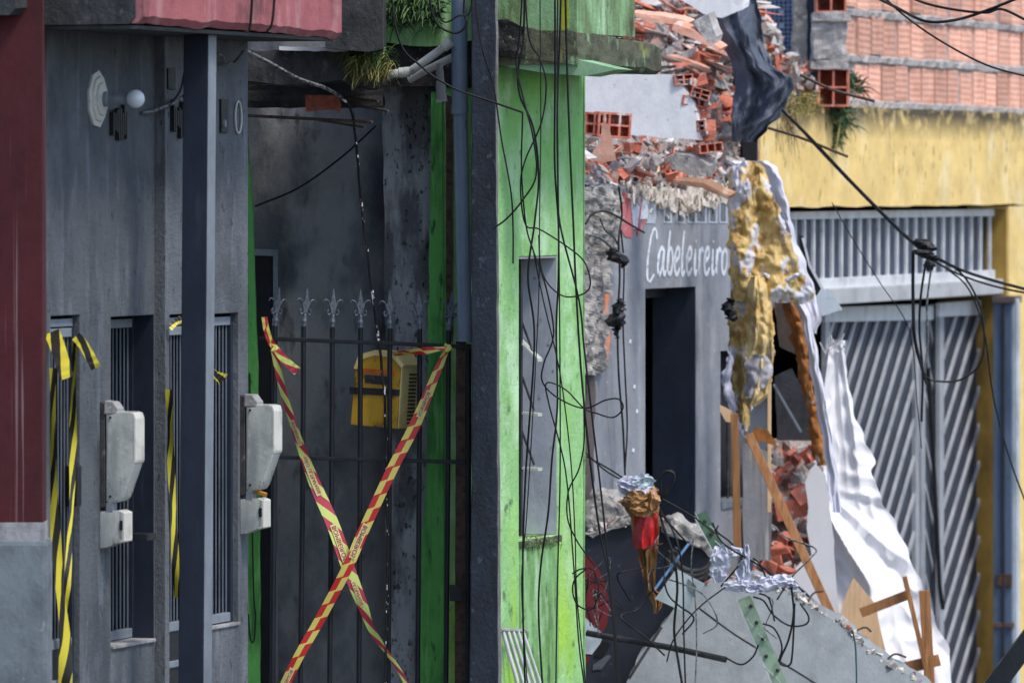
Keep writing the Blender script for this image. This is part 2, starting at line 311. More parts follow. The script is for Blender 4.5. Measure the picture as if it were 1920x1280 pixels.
cloth_white = M('cloth_white', S(212, 212, 224), [(S(192, 194, 208), (3, 3, 2), .45, .66, .6)], rough=.75, bump=.08, vary=.03)
sheet_white = M('sheet_white', S(222, 222, 226), [(S(208, 206, 208), (3, 3, 2), .48, .68, .6)], rough=.6, bump=.05, vary=.03)
wood = M('wood_batten', S(160, 112, 70), [(S(122, 80, 46), (40, 40, 3), .46, .62, .7), (S(206, 152, 96), (28, 28, 2), .55, .68, .6)], bump=.2, rough=.6)
wood_pale = M('wood_pale', S(224, 188, 148), [(S(196, 152, 110), (30, 30, 2), .5, .66, .6)], bump=.1, rough=.6)
wood_grey = M('board_grey', S(146, 146, 150), [(S(110, 108, 110), (20, 20, 1.2), .46, .62, .8), (S(190, 188, 186), (26, 26, 2), .58, .68, .7)], bump=.3)
slab_grey = M('slab_grey', S(132, 138, 142), [(S(112, 117, 122), (3, 3, 3), .45, .64, .7), (S(110, 104, 96), (30, 30, 30), .64, .70, .6), (S(152, 156, 158), (9, 9, 9), .56, .68, .5)], bump=.35, bscale=50)
sign_navy = M('sign_navy', S(46, 50, 62), [(S(36, 39, 50), (5, 5, 4), .45, .64, .6), (S(42, 66, 120), (6, 6, 5), .66, .72, .7), (S(150, 150, 152), (40, 40, 30), .68, .72, .6)], rough=.5, bump=.1)
sign_red = M('sign_red', S(120, 40, 48), [(S(96, 30, 38), (6, 6, 5), .46, .64, .6)], rough=.5, bump=.1)
paper_brown = M('paper_brown', S(176, 132, 88), [(S(128, 88, 52), (10, 10, 6), .46, .62, .8), (S(216, 180, 140), (16, 16, 9), .58, .68, .7)], bump=.3)
bag_red = M('bag_red', S(190, 44, 46), [(S(150, 26, 32), (12, 12, 8), .46, .62, .7), (S(222, 170, 120), (13, 13, 10), .66, .70, .9)], rough=.45, bump=.3)
plate_pale = M('plate_pale', S(196, 206, 214), [(S(150, 168, 182), (8, 8, 8), .52, .66, .7)], rough=.3, bump=.05)
strip_green = M('strip_green', S(142, 166, 146), [(S(104, 126, 108), (14, 14, 14), .48, .64, .7)], rough=.5, bump=.1)
board_green = M('circuit_green', S(84, 116, 92), [(S(50, 78, 58), (14, 14, 14), .48, .64, .8)], rough=.45, bump=.1)
bag_white = M('bag_white', S(204, 204, 222), [(S(166, 166, 190), (14, 14, 14), .46, .64, .8), (S(226, 224, 234), (9, 9, 9), .55, .66, .6)], rough=.5, bump=.3)
rubber = M('rubber', S(66, 66, 68), [(S(40, 40, 42), (14, 14, 14), .46, .62, .8), (S(120, 116, 112), (20, 20, 20), .60, .68, .6)], bump=.4)
rebar = M('rusty_rebar', S(92, 76, 66), [(S(60, 44, 36), (30, 30, 30), .46, .62, .8)], bump=.3)
mail_yellow = M('mailbox_yellow', S(206, 160, 34), [(S(176, 124, 20), (5, 5, 4), .46, .64, .7), (S(34, 32, 26), (9, 9, 5), .555, .64, .92), (S(60, 54, 40), (30, 30, 14), .62, .68, .8)], rough=.5, bump=.15)
mail_cream = M('mailbox_cream', S(236, 216, 150), [(S(206, 180, 110), (9, 9, 5), .5, .66, .6)], rough=.5, bump=.1)
orange_label = M('orange_label', S(226, 108, 24), [(S(150, 60, 14), (16, 16, 16), .52, .66, .7)], rough=.5, bump=0)
asphalt = M('asphalt', S(64, 64, 66), bump=.5)
paving = M('paving', S(120, 118, 114), bump=.4)
leaf_a = M('leaf_green', S(92, 116, 62), rough=.6, bump=0, vary=.3); leaf_b = M('leaf_dark', S(62, 92, 58), rough=.6, bump=0, vary=.3); leaf_dry = M('leaf_dry', S(150, 142, 84), rough=.7, bump=0, vary=.3)
def tape_mat(name, ca, cb, freq, ang, split=0):                                   # printed barrier tape: slanted stripes along the ribbon's UV
    m = bpy.data.materials.new(name); m.use_nodes = True; nt = m.node_tree; nd = nt.nodes; lk = nt.links; bs = nd['Principled BSDF']
    uv = nd.new('ShaderNodeUVMap'); sp = nd.new('ShaderNodeSeparateXYZ'); lk.new(uv.outputs[0], sp.inputs[0])
    a = nd.new('ShaderNodeMath'); a.operation = 'MULTIPLY'; a.inputs[1].default_value = ang; lk.new(sp.outputs[1], a.inputs[0])
    # two bands of opposite slant make the chevron of the print
    b = nd.new('ShaderNodeMath'); b.operation = 'MULTIPLY'; b.inputs[1].default_value = freq; lk.new(sp.outputs[0], b.inputs[0])
    c = nd.new('ShaderNodeMath'); c.operation = 'ADD'; lk.new(a.outputs[0], c.inputs[0]); lk.new(b.outputs[0], c.inputs[1])
    if split:                                                            # the print's two halves are offset against each other
        h = nd.new('ShaderNodeMath'); h.operation = 'GREATER_THAN'; h.inputs[1].default_value = .5; lk.new(sp.outputs[1], h.inputs[0])
        h2 = nd.new('ShaderNodeMath'); h2.operation = 'MULTIPLY_ADD'; h2.inputs[1].default_value = split; lk.new(h.outputs[0], h2.inputs[0]); lk.new(c.outputs[0], h2.inputs[2]); c = h2
    d = nd.new('ShaderNodeMath'); d.operation = 'FRACT'; lk.new(c.outputs[0], d.inputs[0])
    e = nd.new('ShaderNodeMath'); e.operation = 'GREATER_THAN'; e.inputs[1].default_value = .5; lk.new(d.outputs[0], e.inputs[0])
    x = nd.new('ShaderNodeMix'); x.data_type = 'RGBA'; lk.new(e.outputs[0], x.inputs[0]); x.inputs[6].default_value = ca; x.inputs[7].default_value = cb
    lk.new(x.outputs[2], bs.inputs['Base Color']); bs.inputs['Roughness'].default_value = .4
    return m
tape_red = tape_mat('tape_red_yellow', S(222, 206, 104), S(196, 44, 44), 6.6, .35, .42)
tape_red2 = tape_mat('tape_pink_lime', S(206, 222, 120), S(186, 56, 78), 6.4, -.7)
tape_blk = tape_mat('tape_black_yellow', S(214, 200, 60), S(40, 38, 34), 3.1, .8)
# ================================================================== setting: street, pavement
ys = [-60, 20, 75, 400]
g = MB(); g.grid([[(-300, y, gz(y) - .15), (300, y, gz(y) - .15)] for y in ys])
tag(obj('street', g, asphalt), kind='structure')
g = MB(); g.grid([[W(u, -1.5, gz(W(u, 0, 0).y) - .0), W(u, 1.9, gz(W(u, 1.9, 0).y))] for u in (-20, 0, 12, 24, 40)], back=(0, 0, -.3))
tag(obj('pavement', g, paving), kind='structure')

# ================================================================== red end wall
rw = thing('red_wall', P(20, 1280, 34.8), 'dark red painted end wall with pale drip streaks at the left edge', 'wall')
x1 = P(80, 0, 34.72).x
g = MB(); g.wbox(-4.2, x1, 34.72, 35.0, P(0, 985, 34.72).z, 4.6); obj('wall', g, red_paint, rw, bevel=.006)
g = MB(); g.wbox(-4.2, x1 + .025, 34.66, 35.02, -1.2, P(0, 1012, 34.7).z); obj('plinth', g, plinth_grey, rw, bevel=.022)
g = MB(); g.wbox(-4.2, x1 + .008, 34.70, 35.0, P(0, 1030, 34.7).z, P(0, 980, 34.7).z); obj('plinth_cap', g, conc_pale, rw, sub=3, rough=.004)

# ================================================================== grey house: two narrow units with barred doors and windows
O2 = .05
gh = thing('grey_house', F(270, 1500), 'narrow grey rendered house with barred doors and windows under a pink canopy', 'house')
ua, ub, uc = U(80), U(310, O2), U(465, O2)
ZT = HC + .78
def hole(px0, px1, py0, py1, o): return (U(px0, o), U(px1, o), Z(px1, py1, o), Z(px1, py0, o))
hd1 = hole(95, 150, 590, 1700, 0); hw1 = hole(208, 289, 590, 1197, 0)
hd2 = hole(318, 372, 587, 1700, O2); hw2 = hole(394, 447, 586, 1166, O2)
hw1 = (hw1[0], min(hw1[1], ub - .004), hw1[2], hw1[3])
def unlevel(h): return h
g = MB(); g.wall_open(ua - .02, ub, -1.3, ZT, [hd1, hw1], -.16, 0); obj('wall', g, grey_paint, gh, bevel=.004)
g = MB(); g.wall_open(ub, uc, -1.3, ZT, [hd2, hw2], -.16, O2); obj('wall', g, grey_light, gh, bevel=.004)
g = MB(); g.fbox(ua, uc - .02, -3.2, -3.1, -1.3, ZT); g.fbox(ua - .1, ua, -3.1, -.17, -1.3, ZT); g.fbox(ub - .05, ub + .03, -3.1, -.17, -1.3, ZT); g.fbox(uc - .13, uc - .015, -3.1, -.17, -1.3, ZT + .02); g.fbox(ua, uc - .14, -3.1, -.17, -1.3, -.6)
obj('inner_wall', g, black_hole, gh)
def bars(parent, h, o, n, ztop, zbot, rail=.035, mat=bar_steel, r=.0042, margin=.02, side=navy, name='window'):
    u0, u1, z0, z1 = h
    g = MB(); g.fbox(u0 + margin, u1 - margin, o - .03, o, ztop - rail, ztop); g.fbox(u0 + margin, u1 - margin, o - .03, o, zbot, zbot + rail)
    g.fbox(u0 + .003, u0 + margin, o - .035, o + .004, z0 + .003, z1 - .003); g.fbox(u1 - margin, u1 - .003, o - .035, o + .004, z0 + .003, z1 - .003)
    fr = obj(name, g, side, parent, bevel=.003)
    g = MB(); g.fbox(u0 + margin + .004, u1 - margin - .004, o - .0285, o + .003, zbot - .004, zbot + rail + .003)
    obj('rail', g, frame_grey, fr, bevel=.003)
    g = MB(); g.fbox(u0 + margin + .004, u1 - margin - .004, o - .0285, o + .003, ztop - rail - .002, ztop + .003); obj('rail', g, frame_grey, fr, bevel=.003)
    for k in range(n):
        uu = u0 + margin + (u1 - u0 - 2 * margin) * (k + .5) / n
        q = MB(); q.tube([W(uu, o - .012, zbot + rail), W(uu, o - .012, ztop - rail)], r, 5); obj('bar', q, mat, fr)
    q = MB(); q.fbox(u0 + .004, u1 - .004, o - .075, o - .06, z0, z1); obj('pane', q, glass_dark, fr)
    return fr
w1 = bars(gh, hw1, -.10, 11, hw1[3] - .02, hw1[2] + .012)
q = MB(); q.fbox(hw1[1] - .004, hw1[1] - .0005, -.158, -.002, hw1[2] + .002, hw1[3] - .002); obj('reveal', q, navy, w1)
q = MB(); q.fbox(hw1[0], hw1[1] - .006, -.12, .012, hw1[2] - .012, hw1[2] + .004); obj('sill', q, conc_pale, w1, bevel=.004)
w2 = bars(gh, hw2, O2 - .03, 7, hw2[3] - .02, hw2[2] + .012, margin=.035)
q = MB(); q.fbox(hw2[0] - .01, hw2[1] + .005, O2 - .03, O2 + .01, hw2[2] - .012, hw2[2] + .003); obj('sill', q, conc_pale, w2, bevel=.004)
def barred_door(h, o, px, pyr):
    u0, u1, z0, z1 = h; zm = Z(px, pyr, o)
    d = bars(gh, (u0, u1, z0, z1), o, 8, z1 - .06, zm, margin=.03, name='door')
    q = MB(); q.fbox(u0 + .03, u1 - .03, o - .03, o - .005, -1.2, zm - .002); obj('panel', q, black_plastic, d)
    q = MB(); q.fbox(u0 + .03, u1 - .03, o - .025, o + .006, z1 - .05, z1 - .015); obj('top_rail', q, frame_grey, d, bevel=.003)
    q = MB(); q.fbox(u0 + .03, u1 - .03, o - .02, o + .006, zm - .17, zm - .14); obj('rail', q, frame_grey, d, bevel=.003)
    q = MB(); q.fbox(u1 - .1, u1 - .035, o - .002, o + .05, zm + .62, zm + .80); obj('lock', q, black_plastic, d, bevel=.006)
barred_door(hd1, -.03, 120, 1212); barred_door(hd2, O2 - .03, 330, 1180)
# canopy: pink slab with mouldy lower edge
cu0, cu1 = U(268, .5), U(640, .5); CZ = HC + .705
def wavy_box(u0, u1, o0, o1, z0, z1, n, amp, seed):
    g = MB(); rows = []
    for i in range(n + 1):
        u = u0 + (u1 - u0) * i / n; dz = amp * (nz((u, 0, 0), 3.1, seed) + .5 * nz((u, 0, 0), 11, seed + 3)); do = amp * .5 * nz((u, 0, 0), 4, seed + 6)
        rows.append([W(u, o0, z0), W(u, o1 + do - .03, z0 + dz), W(u, o1 + do, z0 + dz + .03), W(u, o1 + do, z1), W(u, o0, z1)])
    g.grid(rows, close=True); n5 = 5
    g.f.append(tuple(range(n5))); g.f.append(tuple(reversed(range(n * n5, n * n5 + n5)))); return g
obj('canopy', wavy_box(cu0, cu1, -3.1, .5, CZ, HC + 1.9, 40, .016, 2), mould_red, gh)
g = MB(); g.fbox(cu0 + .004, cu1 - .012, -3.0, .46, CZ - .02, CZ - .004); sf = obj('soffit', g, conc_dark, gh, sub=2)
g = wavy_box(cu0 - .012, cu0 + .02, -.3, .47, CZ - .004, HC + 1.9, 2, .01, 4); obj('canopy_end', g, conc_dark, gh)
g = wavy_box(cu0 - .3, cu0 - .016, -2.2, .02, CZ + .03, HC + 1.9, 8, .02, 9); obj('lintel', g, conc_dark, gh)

# lamp on the wall
c = F(180, 186); lp = thing('wall_lamp', c, 'round white scalloped wall lamp with a bare globe bulb on the grey wall', 'lamp')
g = MB(); g.lathe(c, N_, [(0, .13), (.010, .13), (.012, .122), (.012, .106), (.022, .102), (.024, .092), (.024, .078), (.034, .074), (.036, .06), (.04, .03)], 9); obj('back_plate', g, lamp_white, lp, smooth=35)
g = MB(); g.lathe(c, N_, [(.038, .034), (.055, .034), (.06, .026), (.15, .025), (.155, .02)], 14); obj('socket', g, frame_grey, lp, smooth=40)
g = MB(); cc = c + N_ * .185; g.lathe(cc, N_, [(.042 * math.cos(a), .042 * math.sin(a)) for a in [math.pi * (1 - k / 12) for k in range(1, 12)]], 18); obj('bulb', g, bulb_glass, lp, smooth=True)
# slatted vents (ragged black slats) on each unit
def vent(px0, px1, py0, py1, o, label, n=8):
    t = thing('wall_vent', F(px0, py1, o), label, 'vent')
    u0, u1 = U(px0, o), U(px1, o); z0, z1 = Z(px0, py1, o), Z(px0, py0, o)
    g = MB(); g.fbox(u0 + .01, u1 - .01, o + .001, o + .004, z0 + .06, z1 - .02); obj('plate', g, dark_steel, t)
    for k in range(n):
        a = u0 + (u1 - u0) * (k + .15) / n; b = u0 + (u1 - u0) * (k + .75) / n
        g = MB(); g.fbox(a, b, o + .004, o + .022, z0 + random.uniform(-.02, .05), z1 + random.uniform(-.04, .015)); obj('slat', g, black_plastic, t, bevel=.002)
vent(204, 232, 197, 256, 0, 'ragged black slatted vent right below the globe lamp')
vent(318, 344, 192, 256, O2, 'ragged black slatted vent beside the navy post')
t = thing('bell_plate', F(412, 250, O2), 'narrow dark bell plate high on the grey wall right of the navy post', 'plate')
g = MB(); g.fbox(U(411, O2), U(424, O2), O2, O2 + .012, Z(411, 249, O2), Z(411, 186, O2)); obj('plate', g, dark_steel, t, bevel=.003)
g = MB(); g.lathe(F(415, 232, O2) + N_ * .012, N_, [(0, .02), (.01, .018)], 10); obj('button', g, frame_grey, t)
c = F(444, 220, O2); g = MB(); g.tube([c + D * (.05 * math.cos(a)) + UP * (.075 * math.sin(a)) + N_ * .008 for a in [2 * math.pi * k / 24 for k in range(25)]], .005, 6)
tag(obj('oval_ring', g, lamp_white), 'thin pale oval ring mounted on the grey wall near its right corner', 'ring')
g = MB(); g.fbox(U(312, O2), U(326, O2), O2, O2 + .01, Z(312, 168, O2), Z(312, 128, O2)); tag(obj('junction_plate', g, dark_steel, bevel=.004), 'small black plate above the vent beside the navy post', 'plate')

# navy post under the canopy
a = MB(); zb = 0
def post_pts(px0, px1, py, o, du): 
    A = F(px0, py, o); B = NP(px1, py, uo(A)[0]); return [A, B, B + D * du, A + D * du]
bt = post_pts(329, 376, 1400, .28, .12); tp = post_pts(344, 390, 92, .28, .12)
for v in bt: v.z = -.75
for v in tp: v.z = CZ - .022
g = MB(); g.hexa(bt + tp); np_ = thing('navy_post', bt[0], 'square navy steel post standing in front of the grey house', 'post'); obj('shaft', g, navy, np_, bevel=.004)
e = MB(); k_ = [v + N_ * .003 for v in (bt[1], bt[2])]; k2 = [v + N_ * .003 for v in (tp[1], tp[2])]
e.hexa([k_[0] - N_ * .002, k_[0], k_[1], k_[1] - N_ * .002, k2[0] - N_ * .002, k2[0], k2[1], k2[1] - N_ * .002]); obj('lit_side_skin', e, navy_lit, np_)  # thin paler skin that paints the light on the post's street side

# electricity meters
def meter(px, o, label, dz=0, lean=0):
    u0 = U(px, o); t = thing('electricity_meter', W(u0, o, Z(px, 1030, o)), label, 'meter', 'electricity meters on the grey house')
    zz = lambda py: Z(188, py, 0) + dz
    w = .125; off = D * w
    pr = lambda L: [W(u0, o + a, zz(b)) for a, b in L]
    g = MB(); g.prism(pr([(0, 752), (.022, 757), (.026, 950), (0, 952)]), D * (w + .02)); obj('back_plate', g, rubber, t, bevel=.003)
    g = MB(); g.prism(pr([(.028, 768), (.034, 762), (.05, 758), (.066, 764), (.080, 771), (.146, 771), (.158, 774), (.165, 782), (.167, 792), (.167, 856), (.164, 868), (.118, 922), (.108, 932), (.094, 939), (.04, 944), (.028, 940)]), off); obj('cover', g, meter_clear, t, bevel=.012, smooth=70)
    g = MB(); g.fbox(u0 + .02, u0 + w - .02, o + .03, o + .11, zz(850), zz(790)); obj('meter_unit', g, rubber, t, bevel=.004)
    for yy in (782, 930):
        g = MB(); g.lathe(W(u0 - .001, o + .05, zz(yy)), -D, [(0, .006), (.004, .005)], 8); obj('screw', g, dark_steel, t)
    g = MB(); g.prism(pr([(.150, 772), (.162, 774), (.170, 784), (.170, 862), (.166, 868), (.152, 866)]), off + D * .004); cv = obj('cover_rim', g, meter_edge, t, bevel=.004)
    g = MB(); g.prism(pr([(.02, 750), (.06, 752), (.085, 766), (.08, 776), (.02, 776)]), off * .8); obj('hinge_lug', g, conc_pale, t, bevel=.006, sub=1, rough=.006)
    g = MB(); g.prism(pr([(.03, 942), (.06, 942), (.06, 960), (.03, 960)]), off * .5); obj('conduit', g, frame_grey, t)
    g = MB(); g.prism(pr([(.0, 958), (.10, 956), (.112, 962), (.112, 1012), (.03, 1026), (.0, 1028)]), off * .9); b = obj('switch_box', g, meter_clear, t, bevel=.006, smooth=40)
    g = MB(); g.prism(pr([(.088, 955), (.117, 960), (.117, 1014), (.088, 1018)]), off * .93); obj('rim', g, meter_edge, b, bevel=.004)
    g = MB(); g.prism(pr([(.094, 975), (.108, 975), (.108, 992), (.094, 992)]), D * -.004); obj('label_slot', g, dark_steel, b)
    return t
meter(187, 0, 'dirty clear electricity meter mounted between the left door and window')
m2 = meter(450, O2, 'dirty clear electricity meter at the right corner of the grey house', dz=-.02)
g = MB(); g.tube([W(U(450, O2) + .02, O2 + .06, Z(188, 950, 0)), W(U(450, O2) + .02, O2 + .125, Z(188, 958, 0))], .011, 7); obj('brass_fitting', g, brass, m2)
g = MB(); q0 = F(236, 1012, .08); g.fbox(U(212), U(212) + .14, .05, .16, Z(188, 1016, 0), Z(188, 1003, 0)); tag(obj('meter_bracket', g, dark_steel, bevel=.003), 'short dark bracket under the left electricity meter', 'bracket')

# wires on the grey house
def cable(pts, r, label, mat=None, group=None, cat='cable', name='cable', n=7, hint=None, wob=0):
    p = smooth_path(pts, n)
    if wob: p = [q + Vector((wob * nz(q, 14, 2), wob * nz(q, 14, 9), wob * nz(q, 14, 5))) for q in p]
    g = MB(); g.tube(p, r, 6); o = obj(name, g, mat or cable_black, smooth=True); return tag(o, label, cat, group)
cable([F(355, 98, .12), F(357, 150, .12), F(345, 180, .10), F(320, 195, .08), F(290, 207, .04), F(266, 212, .01)], .009, 'bent grey cable looping off the wall left of the navy post', cable_grey)
cable([F(347, 130, .1), F(338, 170, .1), F(318, 196, .08), F(300, 205, .05)], .006, 'thin black cable beside the bent grey cable near the navy post')
cable([F(398, 97, .1), F(416, 104, .12), F(424, 118, .1), F(440, 116, .1), F(456, 96, .2)], .006, 'short pale wire curling at the top right of the navy post', cable_grey)

# yellow and black tapes on the doors
def ribbon(name, pts, wid, mat, parent=None, label=None, cat=None, group=None, face=None, n=8, twist=None, u_off=0):
    p = smooth_path([q for q in pts], n); ws = wid
    L = 0; rows = []; uvs = []
    for i, q in enumerate(p):
        if i: L += (q - p[i - 1]).length
        t = (p[min(i + 1, len(p) - 1)] - p[max(i - 1, 0)]).normalized()
        s = i / (len(p) - 1); fc = Vector(face or (0, -1, 0))
        e = t.cross(fc).normalized()
        if twist: 
            a = twist(s); e = (e * math.cos(a) + t.cross(e) * math.sin(a)).normalized()
        w = ws(s) if callable(ws) else ws
        nb = t.cross(e)
        rows.append([q + e * w * .5, q + nb * (.004 * math.sin(9 * s * 3)), q - e * w * .5]); uvs.append([(L + u_off, 0), (L + u_off, .5), (L + u_off, 1)])
    g = MB(); g.grid(rows); loc = LOC[parent.name] if parent else g.center()
    me = bpy.data.meshes.new(name); me.from_pydata([tuple(v - loc) for v in g.v], [], g.f); ul = me.uv_layers.new(); fl = [x for r_ in uvs for x in r_]
    for lp_ in me.loops: ul.data[lp_.index].uv = fl[lp_.vertex_index]
    me.materials.append(mat); o = bpy.data.objects.new(name, me); COL.objects.link(o); LOC[o.name] = loc
    if parent: o.parent = parent
    else: o.location = loc; tag(o, label, cat, group)
    for p_ in me.polygons: p_.use_smooth = True
    return o, rows
yb = 'yellow and black warning tape strips on the grey house doors'
ribbon('warning_tape', [F(97, 690, .01), F(99, 800, .012), F(101, 950, .012), F(110, 1080, .015), F(122, 1200, .02), F(122, 1330, .02)], lambda s: .035 + .03 * s, tape_blk, None, 'black and yellow tape hanging down the left side of the left door', 'tape', yb, twist=lambda s: .9 * math.sin(7 * s))
ribbon('warning_tape', [F(140, 640, .01), F(137, 780, .012), F(136, 900, .012), F(130, 1020, .015), F(124, 1150, .02)], lambda s: .04 - .01 * s, tape_blk, None, 'black and yellow tape hanging down the right side of the left door', 'tape', yb, twist=lambda s: 1.0 * math.sin(6 * s + 1), u_off=.1)
ribbon('warning_tape', [F(97, 622, .02), F(108, 650, .06), F(120, 690, .10), F(126, 708, .12)], lambda s: .07 - .01 * s, tape_blk, None, 'loose yellow tape end flapping from the top left of the left door', 'tape', yb, u_off=.06)
ribbon('warning_tape', [F(142, 630, .02), F(155, 645, .06), F(170, 670, .10), F(180, 690, .12)], .045, tape_blk, None, 'loose yellow tape end flapping from the top right of the left door', 'tape', yb, u_off=.03)
ribbon('warning_tape', [F(317, 730, O2 + .02), F(320, 850, O2 + .02), F(327, 1000, O2 + .02), F(331, 1120, O2 + .02)], .036, tape_blk, None, 'black and yellow tape strip on the door half hidden by the navy post', 'tape', yb, twist=lambda s: .8 * math.sin(8 * s))
ribbon('warning_tape', [F(318, 615, O2 + .02), F(330, 603, O2 + .04), F(340, 598, O2 + .06)], .03, tape_blk, None, 'small tape scrap at the top of the door beside the navy post', 'tape', yb)
ribbon('warning_tape', [F(394, 690, O2 + .03), F(404, 702, O2 + .05), F(414, 708, O2 + .07), F(420, 712, O2 + .08)], lambda s: .02 + .045 * s, tape_blk, None, 'small yellow tape scrap caught on the window right of the navy post', 'tape', yb, u_off=.06)
# ================================================================== green house: side passage behind the iron gate
YG = 40.35
gr = thing('green_house', P(880, 1500, YG), 'mouldy green painted house with a tall louvred window and balcony slab', 'house')
def cam_poly(parent, name, pts, Y, depth, mat, **kw):
    g = MB(); g.prism([P(x, y, Y) for x, y in pts], (0, depth, 0)); return obj(name, g, mat, parent, **kw)
def wobble(pts, amp=1.5, step=40, seed=1):                               # roughen an outline given in photo pixels
    out = []
    for i, (x, y) in enumerate(pts):
        x2, y2 = pts[(i + 1) % len(pts)]; L = math.hypot(x2 - x, y2 - y); n = max(1, int(L / step))
        for k in range(n):
            t = k / n; q = (x + (x2 - x) * t, y + (y2 - y) * t); out.append((q[0] + amp * nz((q[0], q[1], seed), .05, seed), q[1] + amp * nz((q[1], q[0], seed), .05, seed + 4)))
    return out
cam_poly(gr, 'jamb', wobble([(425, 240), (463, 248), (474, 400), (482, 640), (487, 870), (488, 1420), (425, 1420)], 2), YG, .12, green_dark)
def X(px, Y): return P(px, 0, Y).x
def ZZ(py, Y): return P(0, py, Y).z
Yb = 40.85
bw = MB(); bw.wbox(X(400, Yb), X(830, Yb), Yb, Yb + .12, -.8, ZZ(60, Yb)); obj('back_wall', bw, alley_wall, gr)
g = MB(); g.wbox(X(470, 40.6) - .5, X(470, 40.6) - .42, 40.5, Yb - .005, -.8, ZZ(60, Yb)); obj('inner_wall', g, alley_wall, gr)
g = MB(); g.wbox(X(420, 40.5) - .45, X(720, 40.5), 40.3, 40.46, ZZ(200, 40.4), ZZ(120, 40.4)); obj('lintel', g, conc_dark, gr, sub=3, rough=.015)
cam_poly(gr, 'pier', wobble([(716, 150), (815, 150), (812, 420), (806, 800), (800, 1420), (790, 1420), (722, 1420), (724, 700)], 3, 50), YG + .2, .28, mould_wall)
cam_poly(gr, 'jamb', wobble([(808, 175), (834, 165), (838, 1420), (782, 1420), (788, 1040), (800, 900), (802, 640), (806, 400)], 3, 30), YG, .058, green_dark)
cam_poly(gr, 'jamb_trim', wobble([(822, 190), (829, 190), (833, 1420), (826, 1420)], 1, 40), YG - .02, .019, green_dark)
cam_poly(gr, 'jamb', [(834, 120), (884, 120), (884, 1420), (838, 1420)], YG - .01, .2, green_paint)
t = thing('timber_strip', P(843, 1420, YG), 'weathered brown strip on the green jamb beside the drain pipe', 'strip'); cam_poly(t, 'strip', wobble([(836, 178), (848, 182), (850, 640), (836, 640)], 1), YG - .035, .02, rebar)
# door at the back of the passage
t = thing('passage_door', P(500, 1400, Yb), 'dark door with pale frame deep inside the passage', 'door')
cam_poly(t, 'leaf', [(455, 480), (511, 482), (511, 1420), (455, 1420)], Yb - .03, .02, black_hole)
cam_poly(t, 'frame', [(452, 466), (521, 468), (521, 1420), (512, 1420), (512, 480), (452, 478)], Yb - .045, .04, frame_grey)
# upper storey above the passage
cam_poly(gr, 'upper_wall', wobble([(712, -120), (884, -120), (884, 78), (800, 88), (716, 80)], 3, 25), YG - .05, .3, green_moss)
cam_poly(gr, 'upper_pier', wobble([(610, -120), (716, -120), (718, 92), (690, 98), (610, 90)], 2, 30), 39.1, 1.1, conc_dark)
cam_poly(gr, 'passage_slab', wobble([(440, 96), (690, 92), (722, 104), (728, 150), (700, 166), (655, 160), (640, 150), (560, 160), (440, 150)], 4, 16), 39.3, .9, conc_dark, sub=1, rough=.012)
cam_poly(gr, 'slab_edge', wobble([(524, 88), (690, 91), (692, 97), (524, 95)], 3, 8), 39.25, .06, plaster_white)
cam_poly(gr, 'passage_beam', wobble([(716, 82), (884, 80), (884, 165), (716, 160)], 3, 20), YG - .02, .5, burnt)

def blades(name, spots, n, length, mat, parent=None, label=None, cat='plant', droop=1.0, w=.006, seed=1, up=.5, spread=.5):
    rnd = random.Random(seed); g = MB()
    for _ in range(n):
        a = Vector(rnd.choice(spots)) + Vector((rnd.gauss(0, .02), rnd.gauss(0, .03), rnd.gauss(0, .012)))
        L = length * rnd.uniform(.4, 1.1); d = Vector((rnd.gauss(0, spread), rnd.uniform(-.8, .2), rnd.uniform(-.2, up))).normalized(); p = a; pts = []
        e = d.cross(Vector((rnd.random(), rnd.random(), rnd.random()))).normalized()
        for k in range(4):
            ww = w * (1 - k / 4) * rnd.uniform(.7, 1.2); pts.append([p + e * ww, p - e * ww]); d = (d + Vector((0, 0, -.45 * droop))).normalized(); p = p + d * L / 3
        g.grid(pts)
    o = obj(name, g, mat, parent)
    if not parent: tag(o, label, cat)
    return o
t = thing('hanging_moss', P(700, 165, 39.2), 'clump of dry green moss hanging from the broken passage slab', 'moss')
blades('green_blades', [P(x, y, 39.27) for x in range(664, 724, 6) for y in (97, 104, 112)], 420, .11, leaf_a, t, seed=3, up=.3, w=.004)
blades('dry_blades', [P(x, y, 39.27) for x in range(668, 724, 6) for y in (110, 122, 134)], 420, .10, leaf_dry, t, seed=4, up=.1, w=.003)
t = thing('wall_fern', P(770, 70, 40.2), 'green fern growing on the mouldy upper wall beside the drain pipe', 'plant')
blades('green_fronds', [P(x, y, YG - .06) for x in range(722, 830, 9) for y in (-5, 15, 35)], 330, .13, leaf_b, t, seed=5, w=.007)
blades('pale_fronds', [P(x, y, YG - .06) for x in range(726, 815, 9) for y in (0, 20)], 160, .11, leaf_a, t, seed=6, w=.005)
for k, (a, b, r, l) in enumerate([((596, 180), (709, 190), .007, 'uppermost rusty bar end sticking out under the passage slab'), ((612, 190), (728, 208), .006, 'second rusty bar end poking toward the drain pipe'), ((462, 217), (698, 229), .008, 'long rusty bar spanning the dark passage top'), ((600, 226), (684, 239), .006, 'lowest short rusty bar end under the long one')]):
    g = MB(); g.tube([P(*a, 39.9), P(*b, 39.5)], r, 7); tag(obj('steel_bar', g, rebar), l, 'steel bar', 'bare bars under the passage slab')
g = MB(); g.prism([P(x, y, 39.7) for x, y in wobble([(572, 178), (634, 178), (640, 196), (636, 214), (628, 206), (575, 208)], 3, 9)], (0, .12, 0)); tag(obj('brick_stub', g, brick_red, sub=1, rough=.006), 'broken orange brick end among the bars in the passage', 'brick')
def pipe(name, pts, r, mat, parent=None, n=14): g = MB(); g.tube(pts, r, n); return obj(name, g, mat, parent, smooth=50)
